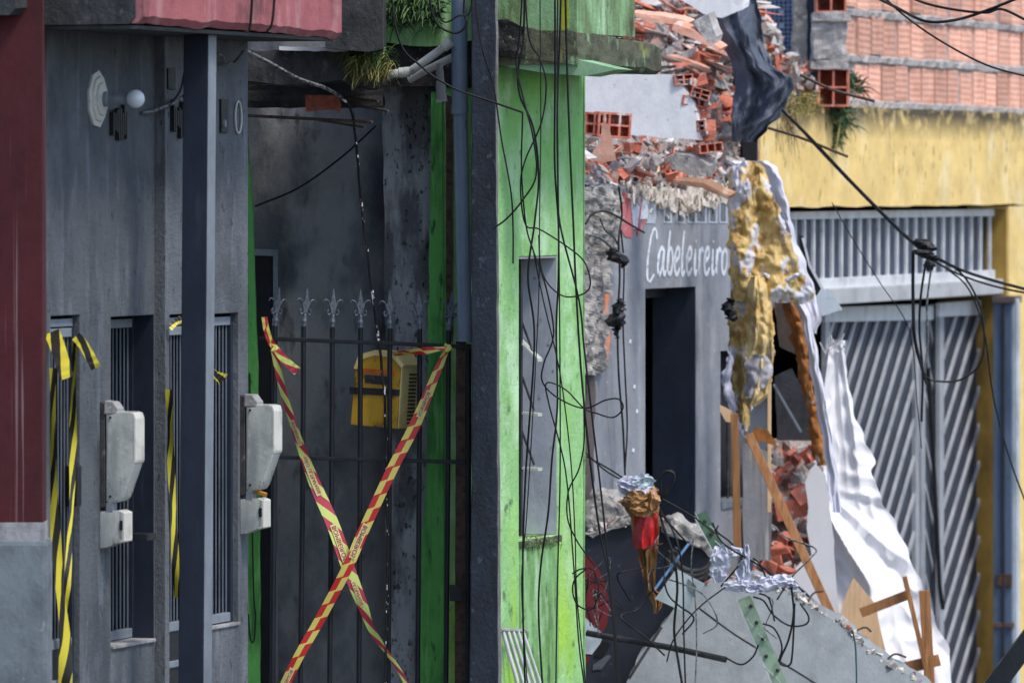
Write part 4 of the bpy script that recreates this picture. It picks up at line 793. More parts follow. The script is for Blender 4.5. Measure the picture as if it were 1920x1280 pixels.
# painted lettering: brush strokes laid on the wall. letter shapes in a unit box (x right, y up, x height 1)
GL = {
 'C': ([[(1.25, 1.85), (1.2, 2.25), (.95, 2.4), (.6, 1.9), (.3, .9), (.2, 0), (.3, -.3), (.55, -.35), (.95, 0)]], 1.2),
 'a': ([[(.8, .95), (.5, 1.02), (.2, .6), (.15, .15), (.3, 0), (.55, .2), (.8, .95)], [(.82, 1), (.72, .2), (.85, 0), (1.0, .15)]], .95),
 'b': ([[(.55, 1.72), (.35, 1.0), (.2, .1)], [(.22, .3), (.45, .95), (.7, .95), (.78, .5), (.6, .05), (.25, .05)]], .85),
 'e': ([[(.15, .5), (.6, .65), (.68, .95), (.45, 1.02), (.18, .6), (.2, .12), (.45, 0), (.75, .25)]], .78),
 'l': ([[(.45, 1.72), (.25, .9), (.2, .1), (.35, 0), (.5, .15)]], .55),
 'i': ([[(.35, 1.0), (.25, .2), (.35, 0), (.5, .15)], [(.42, 1.35), (.40, 1.25)]], .52),
 'r': ([[(.3, 1.0), (.22, .4), (.18, 0)], [(.22, .45), (.4, .9), (.6, 1.0), (.7, .85)]], .68),
 'o': ([[(.5, 1.0), (.22, .75), (.18, .2), (.4, 0), (.68, .3), (.72, .8), (.5, 1.0)]], .85)}
def stroke(pts2, wd_, fn, lift):
    p = smooth_path([(a, b, 0) for a, b in pts2], 7); rows = []
    for i, q in enumerate(p):
        t_ = (p[min(i + 1, len(p) - 1)] - p[max(i - 1, 0)]).normalized(); e_ = Vector((-t_.y, t_.x, 0)); w_ = wd_ * (.75 + .4 * nz((q.x, q.y, 0), 2, lift * 900)) * (.55 if i in (0, len(p) - 1) else 1)
        rows.append([fn(q + e_ * w_, lift), fn(q - e_ * w_, lift)])
    return rows
x = 0; ws_ = [GL[c][1] for c in 'Cabeleireiro']; tot = sum(ws_); uL, uR = U(1209), U(1364); zB0, zB1 = Z(1215, 514), Z(1360, 513); hL = Z(1215, 466) - zB0
for n_, c in enumerate('Cabeleireiro'):
    g = MB()
    def fn(q, lift, x=x):
        s_ = (x + q.x) / tot; return W(uL + (uR - uL) * s_, .003 + lift, zB0 + (zB1 - zB0) * s_ + q.y * hL * (1 if n_ else .74))
    for m_, st in enumerate(GL[c][0]): g.grid(stroke(st, .115, fn, .0008 * m_), back=-N_ * .0012)
    obj('letter', g, white_paint, sl); x += GL[c][1]
_rs = None
def flat(name, pts, mat, o=.004, am=1.2): g = MB(); g.prism([F(x_, y_, o) for x_, y_ in wobble(pts, am, 9)], -N_ * .003); return obj(name, g, mat, sl)
flat('sign_shape', [(1168, 360), (1182, 366), (1192, 395), (1192, 425), (1185, 446), (1172, 444), (1163, 428), (1164, 390)], red_sign)
flat('sign_shape', [(1156, 372), (1167, 368), (1163, 408), (1154, 408)], white_paint)
flat('sign_shape', [(1182, 366), (1201, 366), (1196, 430), (1188, 428)], white_paint, .0072)
flat('sign_shape', [(1201, 366), (1219, 362), (1214, 410), (1201, 411)], white_paint)
flat('sign_shape', [(1200, 372), (1204, 372), (1199, 430), (1206, 412), (1212, 412), (1204, 432), (1196, 442)], red_sign, .0062)
flat('sign_letter', [(1219, 366), (1232, 372), (1230, 412), (1228, 420), (1214, 419), (1216, 410)], M('pale_letter_paint', S(176, 184, 194), bump=.1), .0035)
for k, (xa, xb, yt) in enumerate([(1248, 1257, 380), (1272, 1282, 392), (1293, 1302, 392), (1308, 1322, 378), (1332, 1342, 378), (1352, 1361, 380)]):
    flat('sign_letter', [(xa - 3, yt), (xb + 3, yt), (xb + 3, 419), (xa - 3, 418)], MATS['pale_letter_paint'] if 'pale_letter_paint' in MATS else white_paint, .0032, .6)
    flat('sign_letter', [(xa, yt - 1), (xb, yt - 1), (xb, 415), (xa, 414)], bar_paint, .0056, .6)
for k, (x_, y_) in enumerate([(1182, 636), (1190, 720), (1194, 766), (1187, 840)]): flat('paint_chip', [(x_, y_), (x_ + 3, y_ + 1), (x_ + 2, y_ + 9), (x_ - 1, y_ + 7)], white_paint)

# ================================================================== garage house: yellow beam, grille, slatted gates
ga = thing('garage_house', F(1660, 1550), 'yellow painted garage with white grille and slanted slat gates', 'garage')
uy0, uy1 = U(1425), U(1990); zy0, zy1 = Z(1700, 386), Z(1700, 205)
n = 60; rows = []; g = MB()
for i in range(n + 1):
    u = uy0 + (uy1 - uy0) * i / n; a = .02 * nz((u, 0, 0), 2.1, 8) + .012 * nz((u, 0, 0), 8, 9)
    rows.append([W(u, -.12, zy0), W(u, 0, zy0 + a * .5), W(u, .012 * nz((u, 1, 0), 3), (zy0 + zy1) / 2), W(u, .0, zy1 + a), W(u, -.12, zy1 + a)])
g.grid(rows, close=True); g.f.append(tuple(range(5))); g.f.append(tuple(reversed(range(n * 5, n * 5 + 5)))); obj('beam', g, yellow_paint, ga)
ur = U(1893)
g = MB(); g.fbox(ur, uy1, -.3, -.002, -2.6, zy0 - .012); obj('jamb', g, yellow_paint, ga, bevel=.004)
g = MB(); g.fbox(ur - .02, ur - .001, -.5, -.02, -2.6, zy0 - .03); obj('jamb_reveal', g, yellow_shaded, ga)
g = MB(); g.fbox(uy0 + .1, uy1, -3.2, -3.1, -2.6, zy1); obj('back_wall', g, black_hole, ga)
g = MB(); g.fbox(uy0, uy0 + .1, -3.1, -.31, Z(1420, 420), zy1 - .02); obj('party_wall', g, conc_raw, ga)
g = MB(); g.fbox(uy0 + .12, uy1, -3.05, -.31, zy0 + .15, zy0 + .3); obj('ceiling', g, conc_dark, ga)
g = MB(); g.fbox(uy1 - .12, uy1 - .01, -3.1, -.31, -2.6, zy0 + .14); obj('far_wall', g, black_hole, ga)
g = MB(); g.fbox(uy0 + .02, uy1 - .13, -3.1, -.31, -2.7, -2.55); obj('floor', g, black_hole, ga)
# grille
gl_ = MB(); gl_.fbox(U(1462, -.12), ur - .03, -.14, -.10, Z(1700, 408, -.12), Z(1700, 394, -.12)); gr1 = obj('grille', gl_, white_steel, ga, bevel=.004)
g = MB(); g.fbox(U(1462, -.12), ur - .03, -.14, -.095, Z(1700, 534, -.12), Z(1700, 514, -.12)); obj('rail', g, white_steel, gr1, bevel=.004)
g = MB(); g.fbox(U(1462, -.12), ur - .03, -.19, -.17, Z(1700, 534, -.12), Z(1700, 394, -.12)); obj('backing', g, blue_sheet, gr1)
nb = 23
for k in range(nb):
    pxx = 1490 + k * 17.4; uu = U(pxx, -.12); g = MB(); g.fbox(uu - .02, uu + .02, -.132, -.110, Z(1700, 515, -.12), Z(1700, 407, -.12)); obj('bar', g, white_steel, gr1, bevel=.004)
g = MB(); g.fbox(U(1462, -.05), ur - .005, -.24, -.04, Z(1700, 562, -.05), Z(1700, 533, -.05)); obj('transom', g, M('transom_grey', S(176, 178, 180), [(S(140, 142, 146), (6, 6, 3), .46, .64, .6), (S(110, 100, 92), (20, 20, 9), .66, .72, .6)], bump=.2), ga, bevel=.006)
# gates: sheet metal leaves with slanted slats
def leaf(pxa, pxb, o, ya, yb, slope, pitch, wpx, topw, label_mat=slat_steel, o2=None):
    o2 = o if o2 is None else o2
    def G(x_, y_, d_=0.0):
        s_ = (x_ - pxa) / (pxb - pxa); return F(x_, y_, o + (o2 - o) * s_ + d_)
    g = MB(); g.prism([G(pxa, ya, -.03), G(pxb, ya, -.03), G(pxb, yb, -.03), G(pxa, yb, -.03)], -N_ * .012); lf = obj('gate_leaf', g, gate_sheet, ga)
    for a_, b_, nm in (((pxa, ya), (pxa + 8, yb), 'stile'), ((pxb - 7, ya), (pxb, yb), 'stile')):
        g = MB(); g.prism([G(a_[0], a_[1]), G(b_[0], a_[1]), G(b_[0], b_[1]), G(a_[0], b_[1])], -N_ * .028); obj(nm, g, slat_steel, lf)
    g = MB(); g.prism([G(pxa, ya - topw, .002), G(pxb, ya - topw - 6, .002), G(pxb, ya, .002), G(pxa, ya + 4, .002)], -N_ * .028); obj('top_rail', g, white_steel, lf, bevel=.003)
    span = abs(slope) * (yb - ya); x_ = pxa - (span if slope < 0 else 0) ; x_ = pxa - span
    while x_ < pxb + span:
        # centre line x = x_ + slope*(y-ya); clip to leaf
        ys_ = []
        y1, y2 = ya + 2, yb
        lo, hi = y1, y2
        for bound, sign in ((pxa + 8, 1), (pxb - 7, -1)):
            yy = ya + (bound - x_) / slope
            if slope * sign > 0: lo = max(lo, yy)
            else: hi = min(hi, yy)
        if hi - lo > 12:
            A = (x_ + slope * (lo - ya), lo); B = (x_ + slope * (hi - ya), hi); h_ = wpx / 2
            g = MB(); g.prism([G(A[0] - h_, A[1], -.006), G(A[0] + h_, A[1], -.006), G(B[0] + h_, B[1], -.006), G(B[0] - h_, B[1], -.006)], -N_ * .016); obj('slat', g, label_mat, lf)
        x_ += pitch
leaf(1548, 1724, -.2, 600, 1460, -.29, 20.5, 3.5, 24)
leaf(1727, 1760, -.2, 598, 1460, .20, 17, 2.5, 22, slat_steel, -.26)
leaf(1762, 1846, -.2, 590, 1460, -.30, 21, 3.5, 22)
g = MB(); g.tube([F(1740, 690, -.1), F(1752, 900, -.1), F(1762, 1100, -.1), F(1768, 1140, -.1)], .016, 8); tag(obj('hanging_strap', g, black_plastic), 'black strap hanging down between the garage gate leaves', 'strap')
t = thing('steel_column', F(1880, 1500, -.1), 'blue grey steel column at the right side of the garage gates', 'column')
def colbox(xa, xb, ya, yb, u, dd, mat, nm): g = MB(); g.prism([NP(xa, ya, u), NP(xb, ya, u), NP(xb, yb, u), NP(xa, yb, u)], D * dd); obj(nm, g, mat, t, bevel=.005)
uc_ = ur - .35
colbox(1862, 1897, 566, 1500, uc_, .2, blue_col, 'shaft'); colbox(1898, 1907, 560, 1500, uc_ + .02, .1, M('pale_blue_trim', S(186, 196, 206), [(S(140, 150, 160), (9, 9, 3), .48, .64, .7)], bump=.1), 'trim'); colbox(1878, 1884, 570, 1500, uc_ - .02, .018, gate_sheet, 'groove'); colbox(1860, 1902, 555, 568, uc_ - .03, .26, M('rusty_plate', S(92, 82, 80), [(S(120, 80, 66), (14, 14, 14), .55, .66, .7)], bump=.3), 'cap'); colbox(1862, 1900, 1166, 1176, uc_ - .02, .22, MATS['rusty_plate'], 'band')
colbox(1868, 1897, 1075, 1100, uc_ - .02, .018, M('rust_patch', S(96, 72, 60), [(S(60, 50, 46), (20, 20, 20), .46, .6, .8)], bump=.4), 'rust_patch')
# dark steel bar crossing the lower right corner
g = MB(); g.beam(P(1838, 1320, 44), P(1990, 1118, 44), .11, .08); tag(obj('leaning_beam', g, dark_steel, bevel=.006), 'dark steel beam leaning across the lower right corner', 'beam')

# ================================================================== brick wall above the garage
bk = thing('brick_wall', F(1700, 205, -.1), 'unplastered orange hollow brick wall above the yellow beam', 'wall')
OBk = -.08
g = MB(); g.fbox(U(1588, OBk), U(1990, OBk), OBk - .1, OBk - .012, zy1 + .03, HC + 2.6); obj('mortar_core', g, mortar, bk)
# ribbed hollow brick face, shared by all
def brick_mesh(L, H, T):
    g = MB(); rows = []; n = 24
    for i in range(n + 1):
        z = H * i / n; rib = .0022 * (1 if (i // 2) % 2 else 0); rows.append([Vector((0, -rib, z)), Vector((L, -rib, z))])
    g.grid(rows, back=(0, T, 0)); return g.mesh('brick')
rowsY = [(193, 126), (109, 40), (26, -40)]
rot = Matrix((tuple(D) + (0,), tuple(-N_) + (0,), tuple(UP) + (0,), (0, 0, 0, 1))).transposed()
bl = U(1645, OBk) - U(1620, OBk)
for ri, (yb_, yt_) in enumerate(rowsY):
    zb_, zt_ = Z(1700, yb_, OBk), Z(1700, yt_, OBk); me = brick_mesh(bl - .035, zt_ - zb_, .1); me.materials.append(brick)
    k = 0; uu = U((1604, 1581, 1581)[ri], OBk)
    while uu < U(1985, OBk):
        L4 = Matrix.Translation(W(uu + random.uniform(-.006, .006), OBk + random.uniform(-.008, .01), zb_ + random.uniform(-.012, .012))) @ rot @ Matrix.Rotation(R(random.uniform(-.8, .8)), 4, 'Y') @ Matrix.Diagonal((random.uniform(.94, 1.03), 1, 1, 1))
        inst('brick', me, L4, bk); uu += bl * (1.14 if k % 4 == 3 else 1.0); k += 1
# lumpy mortar beds squeezed out between the courses
for yy in (34, 117, 199):
    g = MB(); rows = []; n = 90; ua_, ub_ = U(1584, OBk), U(1985, OBk)
    for i in range(n + 1):
        u = ua_ + (ub_ - ua_) * i / n; zc = Z(1700, yy, OBk); h_ = .034 + .016 * nz((u, 0, yy), 6, 2)
        rows.append([W(u, OBk - .02, zc - h_), W(u, OBk + .012 + .02 * nz((u, 2, yy), 9), zc - h_ * .6), W(u, OBk + .016 + .024 * nz((u, 5, yy), 11), zc + h_ * .5), W(u, OBk - .02, zc + h_)])
    g.grid(rows); obj('mortar_bed', g, mortar, bk)
# stacked end blocks of the wall
def hollow(Lx, Hz, Ty, nx, nzc, t_=.012):                                # hollow ceramic block, holes facing -Y
    xs = [0]; zs = [0]
    for k in range(nx): xs += [xs[-1] + t_, xs[-1] + t_ + (Lx - t_ * (nx + 1)) / nx]
    for k in range(nzc): zs += [zs[-1] + t_, zs[-1] + t_ + (Hz - t_ * (nzc + 1)) / nzc]
    xs.append(Lx); zs.append(Hz); g = MB(); b = 0; back = Ty * .7
    nu, nv = len(xs), len(zs)
    for y in (0, Ty):
        for z in zs:
            for x_ in xs: g.v.append(Vector((x_, y, z)))
    ix = lambda l, i, k: l * nu * nv + k * nu + i
    So = lambda i, k: 0 <= i < nu - 1 and 0 <= k < nv - 1 and not (i % 2 == 1 and k % 2 == 1)
    for i in range(nu - 1):
        for k in range(nv - 1):
            if not So(i, k): continue
            g.f.append((ix(0, i, k), ix(0, i + 1, k), ix(0, i + 1, k + 1), ix(0, i, k + 1))); g.f.append((ix(1, i, k), ix(1, i, k + 1), ix(1, i + 1, k + 1), ix(1, i + 1, k)))
            if not So(i - 1, k): g.f.append((ix(0, i, k), ix(0, i, k + 1), ix(1, i, k + 1), ix(1, i, k)))
            if not So(i + 1, k): g.f.append((ix(0, i + 1, k), ix(1, i + 1, k), ix(1, i + 1, k + 1), ix(0, i + 1, k + 1)))
            if not So(i, k - 1): g.f.append((ix(0, i, k), ix(1, i, k), ix(1, i + 1, k), ix(0, i + 1, k)))
            if not So(i, k + 1): g.f.append((ix(0, i, k + 1), ix(0, i + 1, k + 1), ix(1, i + 1, k + 1), ix(1, i, k + 1)))
    g.add([(.002, back, .002), (Lx - .002, back, .002), (Lx - .002, back, Hz - .002), (.002, back, Hz - .002)], [(0, 1, 2, 3)])   # web closing the cells
    return g
hb1 = hollow(.19, .24, .3, 2, 2).mesh('end_brick'); hb1.materials.append(brick_red)
hb2 = MB().wbox(0, .2, 0, .3, 0, .25).mesh('end_brick', sub=3, rough=.022); hb2.materials.append(mortar)
Ye = F(1530, 100, OBk).y - .15
for (x_, y_, me) in ((1530, 24, hb1), (1526, 112, hb2), (1534, 200, hb1), (1526, -70, hb2)):
    inst('end_brick', me, Matrix.Translation(P(x_, y_, Ye)) @ Matrix.Rotation(R(random.uniform(-4, 4)), 4, 'Z'), bk)
for x_, y_ in ((1526, 30), (1522, 120)):
    g = MB(); g.wbox(X(x_, Ye) - .01, X(x_ + 68, Ye), Ye - .03, Ye + .28, ZZ(y_ + 10, Ye), ZZ(y_ - 6, Ye)); obj('mortar_bed', g, mortar, bk, sub=3, rough=.014)
# blue mosaic wall and grey post behind the heap
Yt = Ye + 3.0
mo = thing('mosaic_wall', P(1440, 130, Yt), 'far wall covered with small blue mosaic tiles above the rubble', 'wall')
g = MB(); g.wbox(X(1330, Yt), X(1530, Yt), Yt, Yt + .2, ZZ(330, Yt), ZZ(-120, Yt)); obj('grout', g, grout, mo)
ts = (X(1440, Yt) - X(1431.6, Yt)); tm = MB(); tm.wbox(0, ts * .78, 0, .02, 0, ts * .78); tm = tm.mesh('tile', bevel=.002); tm.materials.append(tile_blue)
for i in range(15):
    for k in range(16):
        if random.random() < .03: continue
        inst('tile', tm, Matrix.Translation((X(1386, Yt) + i * ts, Yt - .008 + random.uniform(-.002, .002), ZZ(118, Yt) + k * ts)), mo)
cam_poly_ = lambda nm, pts, Y_, d_, mat, **kw: obj(nm, (lambda g: (g.prism([P(x_, y_, Y_) for x_, y_ in pts], (0, d_, 0)), g)[1])(MB()), mat, None, **kw)
tag(cam_poly_('concrete_post', wobble([(1488, -100), (1512, -100), (1513, 118), (1486, 112)], 3, 12), Ye + 1.2, .16, conc_raw, sub=1, rough=.01), 'rough grey concrete post between mosaic wall and brick wall', 'post')
tag(cam_poly_('dark_backdrop_wall', [(1505, -100), (1560, -100), (1560, 220), (1505, 220)], Ye + 2.6, .1, gate_sheet), 'dark wall strip seen behind the end of the brick wall', 'wall')
# plants on the yellow wall
t = thing('wall_plant', F(1585, 210, .05), 'leafy green weed rooted at the end of the brick wall', 'plant')
blades('leaves', [F(x_, y_, .02) for x_, y_ in [(1590, 140), (1600, 150), (1610, 165), (1585, 160), (1570, 190), (1580, 200), (1575, 215), (1585, 230)]], 260, .13, leaf_b, t, seed=12, w=.009)
blades('trailing_leaves', [F(x_, y_, .03) for x_, y_ in [(1572, 235), (1575, 250), (1570, 265), (1568, 210)]], 130, .10, leaf_b, t, seed=13, w=.008, droop=1.6)
g = MB(); g.tube(smooth_path([F(1578, 180, .02), F(1575, 230, .05), F(1566, 290, .04)], 5), .006, 5); obj('stem', g, leaf_dry, t)
t = thing('dry_weed', F(1490, 215, .05), 'tuft of dry yellowish grass on the yellow wall edge', 'plant')
blades('dry_leaves', [F(x_, y_, .04) for x_ in range(1478, 1530, 6) for y_ in (180, 196, 208)], 300, .10, leaf_dry, t, seed=14, w=.004)
blades('roots', [F(x_, y_, .02) for x_ in range(1462, 1492, 5) for y_ in (215, 235)], 60, .22, rebar, t, seed=15, w=.003, droop=2.2, up=-.1)
# ================================================================== rubble of the collapsed upper floor
YM = F(1425, 300).y - .15
def heapY(px, py):
    y0 = F(px, 300).y - .0; s_ = max(0.0, min(1.0, (345 - py) / 345)); return y0 + .02 + max(.15, YM - y0) * (s_ ** .8)
def heap(px, py, d=0.0): return P(px, py, heapY(px, py) - d)
hm = MB(); rows = []
for i in range(34):
    py = 352 - i * 12.5; r_ = []
    for k in range(46):
        px = 1060 + k * 8.4; v = heap(px, py); a = .10 * nz(v, 3, 1) + .07 * nz(v, 8, 2) + .04 * nz(v, 19, 3); r_.append(v + Vector((0, -a, a * .5)))
    rows.append(r_)
hm.grid(rows, back=(0, .5, 0)); tag(obj('rubble_heap', hm, dust), 'dusty mass of crumbled mortar and brick behind the broken salon wall', 'rubble', kind='stuff')
rr = random.Random(5)
def hull(pts):
    bm = bmesh.new()
    for p in pts: bm.verts.new(p)
    rs = bmesh.ops.convex_hull(bm, input=bm.verts); 
    bmesh.ops.delete(bm, geom=list({e for e in rs['geom_interior'] if isinstance(e, bmesh.types.BMVert)}), context='VERTS'); return bm
def hull_mesh(name, mat, n, sx, sy, sz):
    bm = hull([(rr.uniform(-1, 1) * sx, rr.uniform(-1, 1) * sy, rr.uniform(-1, 1) * sz) for _ in range(n)]); bmesh.ops.bevel(bm, geom=list(bm.edges), offset=min(sx, sy, sz) * .06, segments=1, affect='EDGES', clamp_overlap=True)
    me = bpy.data.meshes.new(name); bm.to_mesh(me); bm.free(); me.materials.append(mat); return me
def shard_mesh(name, mat):                                               # broken wall of a hollow brick: plate with ribs and a stub of web
    L, H = rr.uniform(.10, .2), rr.uniform(.05, .12); g = MB(); n = 6
    prof = [(L * k / n, H * (.5 + .5 * rr.random())) for k in range(n + 1)]
    g.prism([Vector((0, 0, 0))] + [Vector((x_, 0, z_)) for x_, z_ in prof] + [Vector((L, 0, 0))], (0, .012, 0))
    g.add([], [])
    h2 = H * rr.uniform(.3, .6); g.hexa([Vector(v) for v in [(0, .011, h2 - .006), (L * .9, .011, h2 - .006), (L * .7, .05, h2 - .006), (0, .06, h2 - .006), (0, .011, h2 + .006), (L * .9, .011, h2 + .006), (L * .7, .05, h2 + .006), (0, .06, h2 + .006)]])
    me = g.mesh(name); me.transform(Matrix.Translation((-L / 2, 0, -H / 2))); me.materials.append(mat); return me
bricks = [shard_mesh('brick_shard', brick_red) for _ in range(7)]; hbm = []
for dims in ((.19, .14, .12, 3, 2), (.14, .1, .15, 2, 2), (.19, .09, .1, 3, 1), (.1, .14, .2, 2, 3)):
    me = hollow(*dims).mesh('hollow_brick_piece'); me.transform(Matrix.Translation((-dims[0] / 2, -dims[2] / 2, -dims[1] / 2))); me.materials.append(brick_red); hbm.append(me)
chunks = [hull_mesh('concrete_chunk', chunk, 14, rr.uniform(.05, .1), rr.uniform(.04, .08), rr.uniform(.03, .07)) for _ in range(8)]
flats = [hull_mesh('plaster_shard', M('plaster_piece', S(206, 202, 198), [(S(172, 164, 158), (12, 12, 12), .46, .62, .7), (S(150, 142, 136), (20, 20, 20), .6, .68, .6)], rnd=.2, bump=.5), 10, rr.uniform(.06, .13), rr.uniform(.05, .09), .012) for _ in range(6)]
sticks = [hull_mesh('splinter', m_, 10, .16, .010, .008) for m_ in (wood, wood_pale, brick_red, conc_raw)]
def rrot(k=1.0): return Matrix.Rotation(rr.uniform(-3.14, 3.14), 4, 'Z') @ Matrix.Rotation(rr.gauss(0, .7 * k), 4, 'X') @ Matrix.Rotation(rr.gauss(0, .7 * k), 4, 'Y')
strips = []
for m_ in (brick, brick_red, chunk, MATS['plaster_piece'], brick, conc_raw):
    for k_ in range(2):
        bm_ = hull_mesh('broken_strip', m_, 12, rr.uniform(.14, .24), rr.uniform(.03, .06), rr.uniform(.010, .022)); strips.append(bm_)
def scatter(spot, n, meshes, label, cat, group, smin, smax, d0=.02, d1=.08, flat=1.0, name=None):
    for _ in range(n):
        px, py, Yf = spot(); me = rr.choice(meshes); s_ = rr.uniform(smin, smax)
        o = inst(name or me.name.split('.')[0], me, Matrix.Translation(Yf(px, py, rr.uniform(d0, d1))) @ rrot(flat) @ Matrix.Diagonal((s_, s_, s_, 1))); tag(o, label, cat, group)
def frag(px, py): return 1096 < px < 1312 and 138 < py < 262                # keep the standing plaster wall clear
def top_spot():
    while True:
        px = rr.uniform(1080, 1420); py = rr.uniform(-10, 345)
        if not frag(px, py) and not (px > 1400 and py > 150) and not (px < 1240 and 60 < py < 138 and rr.random() < .8): return px, py, heap
scatter(top_spot, 95, bricks, 'orange brick shard lying in the rubble above the salon', 'brick shard', 'brick shards in the upper rubble', .4, 1.0, .02, .08, .5)
scatter(top_spot, 16, hbm, 'broken hollow brick piece lying in the rubble above the salon', 'brick', 'hollow bricks in the upper rubble', .45, .8)
scatter(top_spot, 150, chunks, 'grey concrete chunk lying in the rubble above the salon', 'concrete chunk', 'chunks in the upper rubble', .2, .8)
scatter(top_spot, 120, flats, 'thin pale plaster shard lying in the rubble above the salon', 'plaster shard', 'plaster shards in the upper rubble', .3, 1.0, .02, .08, .45)
scatter(top_spot, 34, sticks, 'thin splinter sticking out of the rubble above the salon', 'splinter', 'splinters in the upper rubble', .5, 1.3)
big = [hull_mesh('broken_slab', m_, 9, .17, .05, .022) for m_ in (chunk, MATS['plaster_piece'], brick_red, conc_raw, brick)]
scatter(top_spot, 26, big, 'larger broken slab piece tilted in the rubble above the salon', 'slab piece', 'larger slab pieces in the upper rubble', .5, 1.1, .04, .10, .8)
def ledge_spot(): return rr.gauss(1255, 75), rr.uniform(278, 350), lambda a, b, d: F(a, b, rr.uniform(-.22, .06))
scatter(ledge_spot, 45, flats + chunks, 'pale debris piece lying along the broken top of the salon wall', 'debris', 'debris along the salon wall top', .35, 1.0)
scatter(ledge_spot, 30, bricks + sticks[:2], 'brick or wood scrap lying along the broken top of the salon wall', 'debris', 'scraps along the salon wall top', .4, 1.0)
def upper_spot():
    while True:
        px, py, h_ = top_spot()
        if py < 140: return px, py, h_
for _ in range(85):
    px, py, h_ = upper_spot(); s_ = rr.uniform(.4, 1.05)
    o = inst('broken_strip', rr.choice(strips), Matrix.Translation(h_(px, py, rr.uniform(.04, .16))) @ Matrix.Rotation(rr.gauss(.22, .22), 4, 'Y') @ Matrix.Rotation(rr.gauss(0, .5), 4, 'Z') @ Matrix.Rotation(rr.gauss(0, .3), 4, 'X') @ Matrix.Diagonal((s_, s_, s_, 1)))
    tag(o, 'long flat broken strip layered in the top of the rubble', 'rubble strip', 'flat strips layered in the upper rubble')
def side_spot():
    px = rr.uniform(1418, 1556); return px, 45 + (px - 1418) * 1.12 + rr.uniform(-18, 34), lambda a, b, d: F(a, b, rr.uniform(-.3, -.02))
scatter(side_spot, 60, chunks + flats, 'pale rubble piece sliding down between tarp and brick wall', 'rubble piece', 'pale pieces between tarp and brick wall', .35, .9)
scatter(side_spot, 34, bricks + sticks, 'brick or wood scrap sliding down between tarp and brick wall', 'rubble piece', 'scraps between tarp and brick wall', .4, .95)
g = MB(); rows = [[F(1410 + k * 11, 56 + (k * 11) * 1.12 + i * 22, -.35 + .1 * i + .05 * nz((i, k, 0), 1.3)) for k in range(15)] for i in range(4)]
g.grid(rows, back=(0, .3, 0)); tag(obj('rubble_slope', g, dust, sub=2, rough=.04), 'crumbled slope of debris between tarp and brick wall', 'rubble', kind='stuff')
# crumbs too small to count
cr = MB()
for _ in range(2600):
    px, py, _f = top_spot(); c = heap(px, py, rr.uniform(.0, .09)); s_ = rr.uniform(.006, .022); a, b, d_ = [Vector((rr.gauss(0, 1), rr.gauss(0, 1), rr.gauss(0, 1))).normalized() * s_ for _k in range(3)]
    cr.add([c + a, c + b, c + d_, c - (a + b + d_) * .5], [(0, 1, 2), (0, 3, 1), (1, 3, 2), (2, 3, 0)])
tag(obj('rubble_crumbs', cr, chunk), 'small crumbs of mortar scattered over the upper rubble', 'rubble', kind='stuff')
# standing fragment of a plastered wall with its broken hollow brick edge
wf_ = thing('wall_fragment', P(1200, 270, 44.6), 'standing piece of white plastered wall with a broken hollow brick edge', 'wall')
YF = 45.0
poly = wobble([(1060, 150), (1100, 142), (1180, 139), (1262, 140), (1280, 160), (1300, 190), (1308, 215), (1312, 262), (1240, 258), (1150, 250), (1110, 246), (1060, 240)], 2.5, 14)
g = MB(); g.prism([P(x_, y_, YF) for x_, y_ in poly], (.05, .13, 0)); obj('plaster_face', g, plaster_white, wf_, sub=1)
for k, (x_, y_) in enumerate([(1268, 150), (1280, 170), (1290, 190), (1298, 212), (1306, 236), (1312, 258), (1318, 278), (1290, 152), (1302, 176), (1312, 200)]):
    inst('brick', (hbm[1], bricks[k % 7], hbm[2], bricks[(k + 3) % 7])[k % 4], Matrix.Translation(P(x_ + 10, y_, YF + .05)) @ Matrix.Rotation(R(rr.uniform(-16, 16)), 4, 'Y') @ Matrix.Rotation(R(rr.uniform(-35, 35)), 4, 'Z') @ Matrix.Diagonal((.8, .8, .62, 1)), wf_)
    inst('mortar_lump', rr.choice(chunks), Matrix.Translation(P(x_ + rr.uniform(2, 26), y_ + rr.uniform(-8, 10), YF + .02)) @ rrot() @ Matrix.Diagonal((.5, .4, .32, 1)), wf_)
for k, (x_, y_, s_, rz) in enumerate([(1148, 235, 1.0, 12), (1112, 232, .9, -20)]):
    tag(inst('hollow_brick', hbm[0], Matrix.Translation(P(x_, y_, YF - .35)) @ Matrix.Rotation(R(rz), 4, 'Z') @ Matrix.Rotation(R(4), 4, 'Y') @ Matrix.Diagonal((s_, s_, s_, 1))), ('orange hollow brick with open cells resting before the white wall fragment', 'orange hollow brick half hidden by the green wall edge')[k], 'brick')
g = MB(); g.prism([P(x_, y_, 44.2) for x_, y_ in wobble([(1128, 232), (1142, 236), (1148, 262), (1154, 300), (1130, 306), (1108, 300), (1112, 280), (1126, 268)], 2, 9)], (.0, .03, 0)); tag(obj('tile_piece', g, brick, sub=1, rough=.004), 'large salmon tile piece standing upright in the rubble', 'tile')
